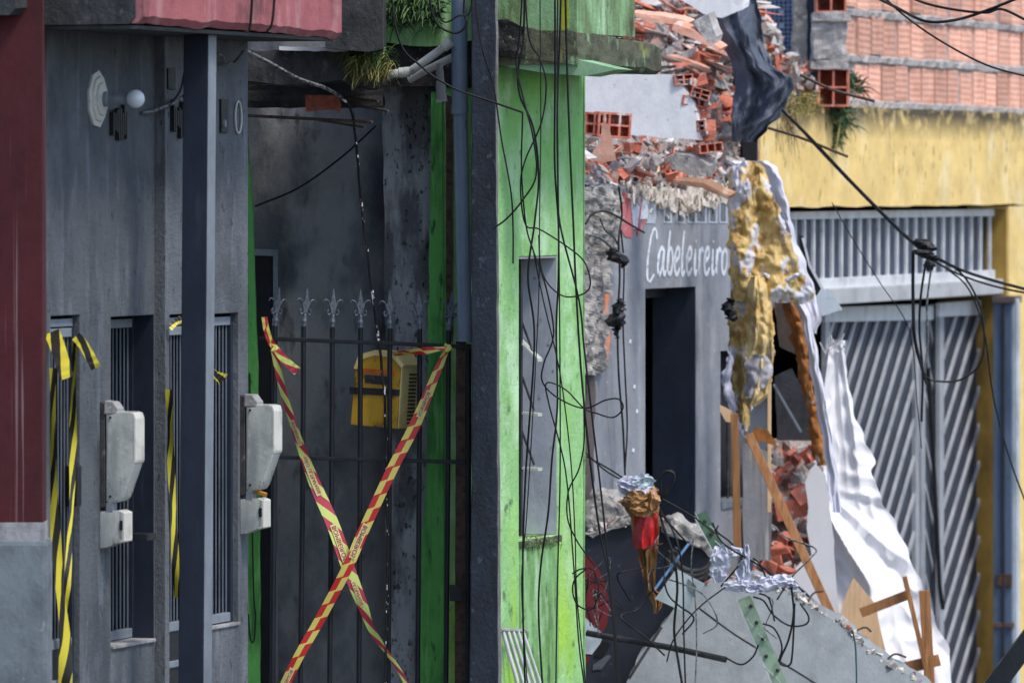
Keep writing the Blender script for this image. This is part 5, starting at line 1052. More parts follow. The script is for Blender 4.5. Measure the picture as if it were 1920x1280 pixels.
for nm, pts, Yq, mat, l in [('plaster_slab', [(1240, -30), (1395, -30), (1392, 18), (1352, 34), (1318, 26), (1290, 8)], 46.6, plaster_white, 'large white plaster slab at the top of the rubble'),
    ('concrete_slab', [(1300, 40), (1328, 28), (1344, 70), (1336, 92), (1312, 62)], 46.0, chunk, 'beige concrete block near the dark tarp'),
    ('board_scrap', [(1262, 288), (1300, 292), (1330, 312), (1328, 332), (1296, 330), (1258, 318)], 45.0, conc_raw, 'grey slate coloured slab lying on the salon wall top'),
    ('board_scrap', [(1262, 338), (1318, 343), (1366, 367), (1364, 373), (1316, 352), (1264, 345)], 44.9, M('board_brown', S(150, 112, 88), [(S(190, 160, 140), (14, 14, 9), .54, .66, .7)], bump=.5), 'brown broken board lying along the salon wall top'),
    ('tile_strip', [(1262, 45), (1300, 58), (1352, 92), (1348, 98), (1296, 72), (1260, 58)], 46.0, brick, 'long orange brick strip sloping down the rubble'),
    ('tile_strip', [(1180, 24), (1270, 34), (1290, 44), (1285, 50), (1200, 36)], 46.2, brick, 'flat orange brick strip near the top of the rubble'),
    ('tile_strip', [(1090, 38), (1165, 34), (1168, 58), (1130, 52), (1092, 60)], 45.6, brick_red, 'dark red brick piece behind the balcony slab')]:
    g = MB(); g.prism([P(x_, y_, Yq) for x_, y_ in wobble(pts, 2, 9)], (.04, .08, .02)); tag(obj(nm, g, mat, sub=1, rough=.006), l, 'rubble piece')
# dark pillar and the navy tarp over it
tag(cam_poly_('dark_pillar', wobble([(1384, 130), (1424, 130), (1421, 310), (1392, 310)], 3, 14), YM - .3, .18, black_hole), 'dark pillar stump under the hanging navy tarp', 'pillar')
def drape(rowsd, Yf, nx, ny, fold, seed, ridge=1.0, ff=9.0):            # cloth: rows of (y, x left, x right) in photo pixels, hung at Yf with folds running down
    out = []; ysd = [r_[0] for r_ in rowsd]
    for i in range(ny + 1):
        y = ysd[0] + (ysd[-1] - ysd[0]) * i / ny; k = max(j for j in range(len(ysd)) if ysd[j] <= y + 1e-6); k = min(k, len(ysd) - 2); t_ = (y - ysd[k]) / (ysd[k + 1] - ysd[k]); t_ = t_ * t_ * (3 - 2 * t_)
        a = rowsd[k][1] * (1 - t_) + rowsd[k + 1][1] * t_; b = rowsd[k][2] * (1 - t_) + rowsd[k + 1][2] * t_; r_ = []
        for j in range(nx + 1):
            s_ = j / nx; x_ = a + (b - a) * s_
            sk = s_ + (y - ysd[0]) * .0007; d_ = fold * (nz((sk * ff * .35, y * .005, seed), 1.6, seed) + .5 * nz((sk * ff * .8, y * .010, seed), 1.2, seed + 3) + ridge * (.30 * rg((sk * ff * .9 + y * .006, y * .012 - sk, seed), 1.1, seed + 5) + .10 * rg((sk * ff * 2.2, y * .035, seed), 1.1, seed + 7)))
            ex_ = 2.5 * nz((y * .05, j == 0, seed), 1.0, seed) if j in (0, nx) else 0
            r_.append(P(x_ + ex_, y, Yf(x_, y) - d_ - .1 * math.sin(math.pi * s_) * fold * 4))
        out.append(r_)
    return out
def cloth(name, rowsd, Y_, mat, label, cat, fold=.06, nx=26, ny=60, seed=1, ff=9.0, parent=None, ridge=1.0):
    Yf = Y_ if callable(Y_) else (lambda x_, y_: Y_)
    g = MB(); g.grid(drape(rowsd, Yf, nx, ny, fold, seed, ridge=ridge, ff=ff), back=(0, .006, 0)); o = obj(name, g, mat, parent, smooth=True)
    return o if parent else tag(o, label, cat)
cloth('navy_tarp', [(-40, 1350, 1405), (0, 1345, 1418), (40, 1336, 1428), (80, 1352, 1432), (120, 1372, 1448), (150, 1376, 1486), (165, 1378, 1488), (185, 1374, 1478), (215, 1372, 1466), (240, 1372, 1440), (266, 1372, 1420)], YM - .75, tarp, 'dark navy tarp draped over a stump beside the rubble', 'tarp', .12, 44, 90, 3, 4.5)

# ================================================================== torn upholstery foam hanging in front of the salon
def lump(name, rowsl, Y_, mat, label, cat, amp=.03, seed=1, flat_=.6, parent=None, n=18, sub=5, fr=7):
    pth = []; 
    pts = smooth_path([(x_, y_, w_) for y_, x_, w_ in rowsl], sub); g = MB(); rows = []
    for q in pts:
        c = P(q.x, q.y, Y_); w_ = max(q.z, 1) / FPX * Y_; r_ = []
        for k in range(n):
            a = 2 * math.pi * k / n; b = c + Vector((math.cos(a) * w_, math.sin(a) * w_ * flat_, 0)); d_ = -amp * (.9 * rg(b, fr * .8, seed) + .55 * rg(b, fr * 1.9, seed + 2) + .3 * rg(b, fr * 4.5, seed + 4) - .3); dirv = Vector((math.cos(a), math.sin(a), 0))
            r_.append(b + dirv * d_ + UP * (amp * .5 * nz(b, fr * 1.5, seed + 9)))
        rows.append(r_)
    g.grid(rows, close=True); g.f.append(tuple(reversed(range(n)))); g.f.append(tuple(range((len(rows) - 1) * n, len(rows) * n))); o = obj(name, g, mat, parent, smooth=True)
    return o if parent else tag(o, label, cat)
YU = 46.3
def foam_sheet(rowsd, Y_, mat, label, fold, nx, ny, seed, puff=.035, th=.03, ff=4.0):
    rows = drape(rowsd, lambda x_, y_: Y_, nx, ny, fold, seed, ridge=.4, ff=ff); m_, n_2 = len(rows), len(rows[0])
    for i, r_ in enumerate(rows):
        for j, v in enumerate(r_):
            k_ = math.sin(math.pi * j / (n_2 - 1)) ** .4; d_ = puff * (.9 * abs(nz(v, 7, seed)) * 2.2 + .5 * abs(nz(v, 15, seed + 2)) * 2 + .35 * nz(v, 34, seed + 5)) * k_
            e_ = Vector((.022 * nz(v, 16, seed + 8) + .012 * nz(v, 45, seed + 9), 0, .02 * nz(v, 12, seed + 6))) if j in (0, n_2 - 1) or i in (0, m_ - 1) else Vector((.006 * nz(v, 14, seed + 7), 0, .006 * nz(v, 14, seed + 4)))
            r_[j] = v + Vector((0, -d_, 0)) + e_
    g = MB(); g.grid(rows, back=(0, th, 0)); return tag(obj('foam_sheet', g, mat, smooth=35), label, 'foam')
foam_sheet([(304, 1380, 1424), (316, 1370, 1436), (345, 1366, 1444), (400, 1366, 1462), (450, 1366, 1480), (500, 1367, 1498), (535, 1369, 1516), (552, 1372, 1528), (566, 1376, 1524)], YU, foam, 'broad torn sheet of ochre foam hanging before the salon wall', .10, 60, 110, 2)
foam_sheet([(540, 1369, 1424), (620, 1366, 1426), (690, 1370, 1420), (735, 1374, 1412), (775, 1384, 1408), (806, 1392, 1402)], YU + .04, foam, 'lower tail of ochre foam narrowing above the upright batten', .06, 36, 90, 5, ff=3)
foam_sheet([(516, 1408, 1430), (545, 1400, 1444), (600, 1396, 1450), (660, 1400, 1452), (700, 1402, 1448), (735, 1400, 1442), (764, 1400, 1416)], YU - .12, foam_cream, 'cream coloured foam sheet hanging in front of the ochre foam tail', .09, 36, 80, 8, ff=4)
foam_sheet([(530, 1440, 1464), (560, 1464, 1490), (620, 1482, 1508), (700, 1499, 1521), (780, 1516, 1536), (845, 1522, 1551), (874, 1532, 1548)], YU + .3, foam_brown, 'long brown foam strip curving down along the dark hole', .04, 18, 100, 11, ff=2)
foam_sheet([(664, 1412, 1440), (685, 1400, 1450), (705, 1400, 1448), (725, 1398, 1436), (745, 1398, 1418)], YU - .18, M('grey_lining', S(158, 154, 158), [(S(206, 204, 210), (9, 9, 7), .52, .62, .8)], bump=.4), 'grey torn lining pocket low on the hanging foam', .05, 24, 30, 15, .02, .01, 2)
lump('cloth_wad', [(512, 1432, 6), (522, 1445, 9), (528, 1466, 8), (518, 1488, 8), (512, 1500, 4)], YU - .1, cloth_white, 'twisted white cloth wad tied across the foam', 'cloth', .012, 17, .7, fr=14)
lump('dark_wad', [(560, 1370, 5), (572, 1368, 11), (584, 1369, 13), (596, 1372, 9), (604, 1372, 3)], YU - .3, black_plastic, 'ragged black plastic wad on the left edge of the foam', 'wad', .022, 19, .8, fr=20)
lump('torn_plastic', [(650, 1368, 4), (690, 1366, 9), (730, 1362, 10), (770, 1376, 8), (800, 1388, 6), (822, 1396, 4)], YU - .1, bag_white, 'strip of pale torn plastic hanging left below the foam', 'plastic', .018, 23, .5, fr=12)
tag(cam_poly_('wood_scrap', wobble([(1349, 758), (1372, 770), (1374, 792), (1362, 790), (1350, 772)], 1.5, 7), YU - .25, .02, wood_pale), 'small pale wood scrap at the left foot of the foam', 'wood')
tag(cam_poly_('brown_scrap', wobble([(1412, 800), (1440, 806), (1458, 838), (1436, 830), (1412, 822)], 3, 6), YU - .2, .02, foam_brown, sub=1, rough=.006), 'dark brown torn board scrap below the foam', 'scrap')
# white cloth above and behind the foam
cloth('white_cloth', [(302, 1372, 1440), (315, 1392, 1458), (345, 1412, 1468), (390, 1440, 1480), (440, 1462, 1490), (500, 1480, 1512), (545, 1495, 1528), (600, 1505, 1540), (625, 1510, 1530)], YU + .35, cloth_white, 'white cloth arching over the top of the hanging foam', 'cloth', .06, 18, 70, 7, 3)
cloth('white_cloth_strip', [(525, 1460, 1490), (550, 1480, 1508), (600, 1504, 1524), (680, 1518, 1536), (760, 1530, 1550), (830, 1544, 1562), (900, 1552, 1572), (960, 1560, 1578)], YU + .2, cloth_white, 'narrow white cloth strip hanging beside the brown foam', 'cloth', .035, 12, 70, 9, 2.5)
# big white sheet
def sy(x_, y_): return 47.6 - (y_ - 650) * .0009
def sheet_fold(x_, y_):
    p1 = math.atan2(y_ - 905, x_ - 1535); r1 = math.hypot(x_ - 1535, y_ - 905); p2 = math.atan2(y_ - 560, x_ - 1562)
    w_ = min(1, max(0, (y_ - 850) / 110)); w_ = w_ * w_ * (3 - 2 * w_); am = min(1, r1 / 150)
    p1 += .16 * nz((x_ * .008, y_ * .008, 2), 1.0, 4); p2 += .02 * nz((x_ * .02, y_ * .01, 5), 1.0, 6)
    lo = .20 * (1 - abs(math.sin(2.1 * p1 + .6))) * am + .08 * max(0, 1 - abs(p1 - .75) / .16) * am + .07 * max(0, 1 - abs(p1 - 1.2) / .10) * am + .05 * max(0, 1 - abs(p1 - .25) / .12) * am
    hi = .07 * (1 - abs(math.sin(13 * p2 + .4))) + .02 * max(0, 1 - abs(p2 - 1.5) / .04)
    return lo * w_ + hi * (1 - w_)
cl_rows = [(638, 1576, 1584), (655, 1550, 1582), (700, 1540, 1588), (770, 1534, 1600), (820, 1538, 1620), (866, 1544, 1642), (882, 1544, 1632), (905, 1526, 1642), (940, 1518, 1654), (985, 1520, 1682), (1040, 1528, 1704), (1100, 1546, 1730), (1160, 1566, 1752), (1220, 1590, 1780), (1300, 1620, 1784), (1420, 1630, 1790)]
cloth('white_sheet', cl_rows, lambda x_, y_: sy(x_, y_) - sheet_fold(x_, y_) - .02 * rg((x_ * .03, y_ * .02, 1), 1.0, 3), sheet_white, 'large white plastic sheet hanging down in front of the garage gates', 'sheet', .04, 90, 180, 4, 1.5, None, .3)
fry = MB(); rf = random.Random(3)
for k in range(26):
    x_ = rf.uniform(1546, 1584); A = P(x_, rf.uniform(646, 664), 47.5); fry.tube([A, A + Vector((rf.gauss(0, .02), rf.gauss(0, .02), rf.uniform(.02, .07)))], .0025, 4)
o = obj('frayed_edge', fry, sheet_white); tag(o, 'frayed threads at the torn top of the white sheet', 'thread', kind='stuff')
# board behind it
tag(cam_poly_('white_board', wobble([(1530, 868), (1548, 890), (1562, 1000), (1572, 1140), (1562, 1160), (1480, 1078), (1500, 1055), (1522, 1040), (1512, 990), (1516, 950), (1510, 905), (1518, 880)], 2, 14), 46.95, .03, sheet_white), 'broken white board behind the slanting wooden batten', 'board')
tag(cam_poly_('pale_plywood', wobble([(1600, 1082), (1640, 1130), (1668, 1250), (1660, 1300), (1610, 1230), (1576, 1160), (1580, 1130)], 1.5, 20), 46.75, .02, wood_pale), 'pale plywood sheet leaning on the white sheet', 'plywood')
# metal panel piece sticking out over the gate
t = thing('dangling_panel', P(1540, 585, 46.9), 'dark bent panel with a pale plate dangling before the garage transom', 'panel')
cam_poly(t, 'panel', [(1497, 440), (1506, 442), (1522, 500), (1540, 540), (1528, 560), (1508, 520)], 46.95, .015, dark_steel)
cam_poly(t, 'pale_plate', [(1518, 562), (1552, 540), (1580, 580), (1524, 598)], 46.9, .012, plate_pale)
cam_poly(t, 'edge_strip', [(1503, 446), (1507, 446), (1520, 495), (1547, 545), (1543, 548), (1516, 498)], 46.93, .012, white_steel)

tag(cam_poly_('dim_board', wobble([(1450, 552), (1496, 560), (1512, 640), (1500, 668), (1462, 650)], 3, 12), 47.4, .03, M('board_dim', S(74, 64, 60), [(S(104, 82, 66), (9, 9, 5), .5, .64, .7)], bump=.4)), 'dim brown board hanging inside the dark hole', 'board')
tag(cam_poly_('slate_sheet', wobble([(1452, 706), (1486, 690), (1524, 770), (1528, 836), (1458, 838)], 3, 14), 48.1, .03, M('slate_dim', S(58, 60, 66), [(S(34, 36, 40), (6, 6, 4), .46, .62, .8)], bump=.4)), 'dim slate sheet leaning at the back of the dark hole', 'sheet')
# wooden battens
def stick(a, b, wpx, Ya, Yb2, mat, label, parent=None, name='wooden_batten', dep=.03, group=None):
    A = P(*a, Ya); B = P(*b, Yb2); g = MB(); g.beam(A, B, wpx / FPX * Ya, dep); o = obj(name, g, mat, parent, bevel=.003)
    return o if parent else tag(o, label, 'batten', group)
stick((1377, 775), (1383, 1040), 14, 45.9, 45.9, wood, 'upright brown batten below the hanging foam')
stick((1404, 815), (1566, 1168), 17, 45.6, 45.0, wood, 'long brown batten slanting in front of the white board')
stick((1443, 545), (1442, 960), 7, 46.4, 46.4, wood_pale, 'thin pale batten standing right of the foam')
stick((1450, 720), (1502, 810), 5, 47.2, 47.2, frame_grey, 'thin grey strip leaning in the dark hole')
fr_ = thing('wooden_trestle', P(1720, 1290, 46.5), 'broken wooden trestle leaning on the white sheet', 'trestle')
stick((1614, 1148), (1708, 1112), 18, 46.4, 46.4, wood, None, fr_, 'rail'); stick((1696, 1080), (1752, 1320), 9, 46.35, 46.35, wood, None, fr_, 'post'); stick((1733, 1106), (1746, 1330), 20, 46.45, 46.45, wood, None, fr_, 'post'); stick((1694, 1252), (1762, 1236), 22, 46.5, 46.5, wood, None, fr_, 'rail')
tag(cam_poly_('grey_board', wobble([(1392, 830), (1440, 846), (1448, 960), (1444, 1050), (1394, 1050)], 1.5, 30), 46.6, .05, wood_grey), 'weathered grey board standing behind the battens', 'board')
tag(cam_poly_('grey_sheet', wobble([(1396, 738), (1442, 735), (1444, 830), (1430, 850), (1400, 830)], 1.5, 20), 46.7, .03, frame_grey), 'grey panel piece below the cream foam', 'panel')

# second rubble pile beside the slanting batten
def pile_spot():
    while True:
        px = rr.uniform(1424, 1546); py = rr.uniform(828, 1085)
        if px < 1470 + (py - 828) * .05 + 70 and py > 830 + max(0, (1450 - px)) * 3.4: return px, py, lambda a, b, d: P(a, b, 47.9 - (b - 830) * .0022 - d)
pm = MB(); rows = [[P(1418 + k * 12.5 + 3 * nz((i, k, 0), .7), 826 + i * 14, 48.05 - (i * 14) * .0022 - .1 * nz((i, k, 1), .5) - .06 * nz((i, k, 3), 1.3)) for k in range(11)] for i in range(21)]
pm.grid(rows, back=(0, .4, 0)); tag(obj('rubble_pile', pm, dust), 'crumbled brick mass filling the hole beside the slanting batten', 'rubble', kind='stuff')
scatter(pile_spot, 30, bricks + hbm[:2], 'broken brick piece in the lower pile behind the slanting batten', 'brick shard', 'brick pieces in the lower pile', .5, 1.2)
scatter(pile_spot, 60, chunks, 'grey rubble chunk in the lower pile behind the slanting batten', 'concrete chunk', 'chunks in the lower pile', .3, .8)
for (x_, y_, s_) in ((1462, 1030, .85), (1448, 1060, .8), (1478, 1068, .75)):
    tag(inst('brick_block', hull_mesh('brick_block', brick_red, 16, .09, .06, .05), Matrix.Translation(P(x_, y_, 46.9)) @ rrot(.5) @ Matrix.Diagonal((s_, s_, s_, 1))), 'red brick block at the foot of the lower pile', 'brick', 'red blocks at the foot of the lower pile')

# ================================================================== fallen slab, painted panel and litter at the bottom
YS = 43.2
outl = [(1165, 1300), (1185, 1255), (1215, 1205), (1240, 1172), (1262, 1142), (1290, 1104), (1330, 1086), (1372, 1092), (1410, 1080), (1450, 1098), (1482, 1108), (1510, 1128), (1545, 1152), (1580, 1168), (1612, 1200), (1640, 1224), (1680, 1250), (1730, 1280), (1790, 1330), (1790, 1440), (1140, 1440)]
fs_ = thing('fallen_slab', P(1460, 1440, YS), 'large grey fallen concrete slab with a jagged upper edge', 'slab')
tl = lambda x_, y_: P(x_, y_, YS + (1440 - y_) * .0016)
g = MB(); g.prism([tl(x_, y_) for x_, y_ in wobble(outl, 5, 9)], (.02, .1, .03)); obj('slab', g, slab_grey, fs_)
def ridge(pts, w_, mat, nm, d_=.006):
    p = smooth_path([tl(x_, y_) - Vector((0, .002, 0)) for x_, y_ in pts], 8); g = MB(); g.tube(p, w_, 6); return obj(nm, g, mat, fs_)
ridge([(1312, 1140), (1380, 1190), (1450, 1232), (1500, 1262), (1560, 1300)], .005, conc_dark, 'crack'); ridge([(1240, 1175), (1215, 1215), (1180, 1270)], .008, conc_dark, 'dark_edge_line')  # a long crack, then a dark line along the slab's left edge
g = MB()
for k in range(90):
    t_ = rr.random(); i = rr.randrange(8, 17); (xa, ya), (xb, yb2) = outl[i], outl[i + 1]; c = tl(xa + (xb - xa) * t_, ya + (yb2 - ya) * t_ + rr.uniform(-5, 5)); s_ = rr.uniform(.008, .025)
    a, b, d_ = [Vector((rr.gauss(0, 1), rr.gauss(0, .6), rr.gauss(0, .6))).normalized() * s_ for _k in range(3)]; g.add([c + a, c + b, c + d_, c - (a + b + d_) * .5], [(0, 1, 2), (0, 3, 1), (1, 3, 2), (2, 3, 0)])
o = obj('crumbled_edge', g, MATS['torn_plaster'], fs_); o['kind'] = 'stuff'
for k, L in enumerate([[(1352, 1092), (1348, 1070), (1356, 1052)], [(1512, 1132), (1526, 1112), (1544, 1108)], [(1598, 1186), (1622, 1176), (1634, 1184)], [(1660, 1240), (1678, 1226), (1700, 1232)]]):
    g = MB(); g.tube(smooth_path([tl(x_, y_) + Vector((0, .03, 0)) for x_, y_ in L], 6), .006, 6); obj('bent_bar', g, rebar, fs_)
pn = thing('painted_panel', P(1180, 1440, 44), 'fallen navy wall panel painted with a red and white emblem', 'panel')
YN = 43.75
cam_poly(pn, 'panel', wobble([(1062, 1010), (1110, 1004), (1150, 985), (1185, 975), (1230, 980), (1290, 1000), (1335, 1040), (1300, 1110), (1240, 1200), (1180, 1300), (1160, 1440), (1062, 1440)], 3, 16), YN, .1, sign_navy)
cam_poly(pn, 'emblem_red', [(1090, 1036), (1108, 1044), (1124, 1068), (1138, 1104), (1143, 1140), (1138, 1170), (1130, 1186), (1090, 1150)], YN - .006, .005, sign_red)
cam_poly(pn, 'emblem_white', [(1090, 1150), (1130, 1187), (1128, 1202), (1110, 1226), (1090, 1224)], YN - .006, .005, plate_pale)
cam_poly(pn, 'emblem_red', [(1090, 1228), (1108, 1230), (1100, 1246), (1090, 1252)], YN - .006, .005, sign_red)
cam_poly(pn, 'emblem_black', [(1128, 1200), (1146, 1206), (1130, 1232), (1114, 1228)], YN - .007, .006, black_plastic)
cam_poly(pn, 'emblem_white', wobble([(1112, 1246), (1140, 1226), (1146, 1230), (1128, 1254), (1112, 1256)], 1, 8), YN - .006, .005, plinth_grey)
cam_poly(pn, 'broken_edge', wobble([(1096, 1002), (1130, 996), (1165, 975), (1190, 966), (1235, 968), (1295, 990), (1340, 1030), (1332, 1042), (1288, 1004), (1230, 984), (1186, 980), (1150, 990), (1110, 1010)], 3, 8), YN - .03, .16, conc_raw, sub=1, rough=.012)
for nm, pts, Yq, mat, l in [('boulder', [(1100, 940), (1118, 922), (1145, 928), (1168, 945), (1175, 970), (1150, 985), (1112, 1000), (1098, 985)], 44.1, conc_raw, 'rough grey boulder of broken concrete above the navy panel'),
    ('boulder', [(1238, 975), (1262, 970), (1300, 995), (1328, 1010), (1320, 1030), (1280, 1012), (1240, 998)], 43.6, conc_raw, 'flat pale concrete lump right of the red paper bag')]:
    g = MB(); g.prism([P(x_, y_, Yq) for x_, y_ in wobble(pts, 3, 8)], (.03, .14, .02)); tag(obj(nm, g, mat, sub=2, rough=.03, bevel=.01), l, 'concrete lump')
def low_spot():
    if rr.random() < .5:
        px = rr.uniform(1098, 1345); return px, 1000 - 30 * math.exp(-((px - 1200) / 60) ** 2) + rr.uniform(-14, 12) + max(0, px - 1290) * .6, lambda a_, b_, d_: P(a_, b_, YN + rr.uniform(-.06, .12))
    i = rr.randrange(5, 17); (xa, ya), (xb, yb2) = outl[i], outl[i + 1]; t_ = rr.random(); return xa + (xb - xa) * t_, ya + (yb2 - ya) * t_ + rr.uniform(-8, 3), lambda a_, b_, d_: tl(a_, b_) + Vector((0, rr.uniform(-.02, .08), 0))
scatter(low_spot, 70, chunks + flats[:3], 'small grey lump on the broken edges of slab and navy panel', 'concrete lump', 'lumps on the broken lower edges', .12, .42)
scatter(low_spot, 26, bricks + sticks, 'small brick or wood scrap on the broken edges of slab and navy panel', 'debris', 'scraps on the broken lower edges', .2, .5)
# paper and red bag hanging on wires
pb = thing('paper_bag', P(1210, 1150, 43.0), 'crumpled brown paper and red bag hanging on the wires', 'bag')
cloth('brown_paper', [(930, 1168, 1226), (950, 1170, 1236), (975, 1182, 1236), (1000, 1186, 1236), (1040, 1198, 1232), (1075, 1204, 1228), (1104, 1210, 1228), (1118, 1214, 1244), (1136, 1224, 1240), (1150, 1226, 1232)], 43.0, paper_brown, None, None, .06, 16, 60, 31, 4, pb)
cloth('red_bag', [(950, 1192, 1222), (962, 1190, 1232), (990, 1188, 1234), (1012, 1186, 1232), (1028, 1188, 1230)], 42.93, bag_red, None, None, .045, 16, 40, 33, 3.5, pb)
cloth('pale_wrap', [(892, 1168, 1200), (902, 1156, 1212), (918, 1160, 1225), (936, 1180, 1234)], 42.95, bag_white, None, None, .06, 14, 20, 35, 6, pb)
lump('paper_wad', [(890, 1195, 8), (905, 1205, 18), (925, 1206, 24), (944, 1204, 30), (958, 1204, 20)], 43.02, paper_brown, None, None, .03, 37, .6, pb, fr=16)
# broken pale plate, coil, strips, plastic bag
t = thing('pale_plate', P(1275, 1150, 42.8), 'broken pale blue plate leaning on the fallen slab', 'plate')
cam_poly(t, 'plate', [(1268, 1066), (1322, 1094), (1312, 1112), (1300, 1118), (1290, 1150), (1228, 1122)], 42.85, .015, plate_pale); cam_poly(t, 'broken_corner', [(1290, 1084), (1306, 1098), (1302, 1118), (1292, 1104)], 42.84, .008, slab_grey)
t = thing('hose_coil', P(1300, 1090, 43.1), 'dark coiled hose lying on the slab edge', 'hose')
for k in range(3):
    c = P(1302 - k * 3, 1042 + k * 5, 43.0 - k * .02); g = MB(); g.tube([c + Vector((math.cos(a) * (.105 + .012 * k), math.sin(a * 2) * .02, math.sin(a) * (.085 + .012 * k))) for a in [R(150 + 215 * j / 20) for j in range(21)]], .018, 8); obj('coil', g, rubber, t, smooth=True)
def strip(a, b, wpx, Ya, label, nb_, nm='metal_strip', mat=strip_green):
    A, B = P(*a, Ya), P(*b, Ya); t = thing(nm, B, label, 'strip'); g = MB(); g.beam(A, B, wpx / FPX * Ya, .006); obj('flange', g, mat, t)
    d_ = (B - A).normalized(); e_ = d_.cross(Vector((0, 1, 0))).normalized() * (wpx / FPX * Ya / 2)
    g = MB(); g.beam(A - e_ * 1.0 + Vector((0, -.012, 0)), B - e_ * 1.0 + Vector((0, -.012, 0)), .006, .03); obj('lip', g, white_steel, t)
    for k in range(nb_):
        c = A.lerp(B, (k + .6) / nb_) + e_ * rr.uniform(-.5, .6); g = MB(); g.lathe(c + Vector((0, -.003, 0)), (0, -1, 0), [(0, .011), (.008, .011), (.01, .005), (.03, .005)], 8); obj('bolt', g, rubber, t)
        g = MB(); q = c + Vector((rr.uniform(-.03, .03), -.01, rr.uniform(-.03, .03))); g.beam(q, q + Vector((rr.uniform(-.04, .0), -.02, rr.uniform(.02, .05))), .006, .006); obj('pin', g, white_steel, t)
strip((1394, 1120), (1470, 1300), 27, 42.9, 'pale green metal strip with bolts running down the slab', 6)
strip((1312, 962), (1352, 1036), 24, 43.1, 'short green circuit strip sticking up beside the coiled hose', 3, 'circuit_strip', board_green)
t = thing('plastic_bag', P(1400, 1110, 42.8), 'knotted white plastic bag caught on the slab edge', 'bag')
lump('loop', [(1094, 1420, 7), (1096, 1396, 11), (1080, 1360, 13), (1058, 1342, 13), (1036, 1350, 13), (1028, 1372, 12), (1038, 1392, 10), (1056, 1402, 10), (1086, 1404, 12), (1100, 1408, 9)], 42.8, bag_white, None, None, .008, 41, .9, t, sub=6, fr=14) if False else None
def tube_bag(pts, rad, nm, seed):
    p = smooth_path([P(x_, y_, 42.8 + z_) for x_, y_, z_ in pts], 7); g = MB(); rs = [rad[min(int(i / len(p) * len(rad)), len(rad) - 1)] * (1 + .35 * nz(q, 22, seed)) for i, q in enumerate(p)]; g.tube(p, rs, 14)
    g.v = [v + Vector((.012 * nz(v, 26, seed), .012 * nz(v, 26, seed + 2), .012 * nz(v, 26, seed + 4))) for v in g.v]; obj(nm, g, bag_white, t, smooth=True)
def crumple(cx, cy, w_, h_, Y_, amp, seed, mat, parent, nm, n=22):
    rows = []
    for i in range(n + 1):
        v_ = i / n * 2 - 1; r_ = []
        for j in range(n + 1):
            s_ = j / n * 2 - 1; k_ = 1 + .28 * nz((s_ * 1.5, v_ * 1.5, seed), 1.4, seed); rr_ = math.sqrt(1 - .5 * s_ * s_), math.sqrt(1 - .5 * v_ * v_)
            xx = cx + w_ * s_ * rr_[1] * k_; yy = cy + h_ * v_ * rr_[0] * k_; r_.append(P(xx, yy, Y_ - amp * (.7 * rg((s_ * .9, v_ * .9, seed), 1.0, seed) + .3 * rg((s_ * 2.2, v_ * 2.2, seed), 1.0, seed + 2) + .8 * (1 - s_ * s_ * .5 - v_ * v_ * .5))))
        rows.append(r_)
    g = MB(); g.grid(rows, back=(0, .02, 0)); return obj(nm, g, mat, parent, smooth=25)
for k, (cx, cy, w_, h_) in enumerate([(1352, 1048, 20, 26), (1346, 1072, 16, 20), (1372, 1036, 22, 12), (1394, 1078, 14, 30), (1384, 1098, 30, 12), (1412, 1100, 22, 12), (1440, 1094, 26, 15), (1466, 1088, 22, 12), (1486, 1098, 12, 8), (1400, 1050, 7, 30)]): crumple(cx, cy, w_, h_, 42.74, .028, 70 + k, bag_white, t, 'crumpled_fold')
for k, (cx, cy, w_, h_, m_) in enumerate([(1180, 908, 20, 12, bag_white), (1206, 902, 22, 14, plate_pale), (1192, 934, 20, 16, paper_brown), (1222, 940, 16, 16, paper_brown), (1208, 955, 26, 14, paper_brown)]): crumple(cx, cy, w_, h_, 42.86, .03, 90 + k, m_, pb, 'crumpled_fold')
cable([P(1100, 1186, 43.3), P(1180, 1200, 43.2), P(1260, 1214, 43.0), P(1362, 1236, 42.9)], .017, 'dark iron pipe lying across the navy panel and the slab', rubber, cat='pipe', name='iron_pipe')
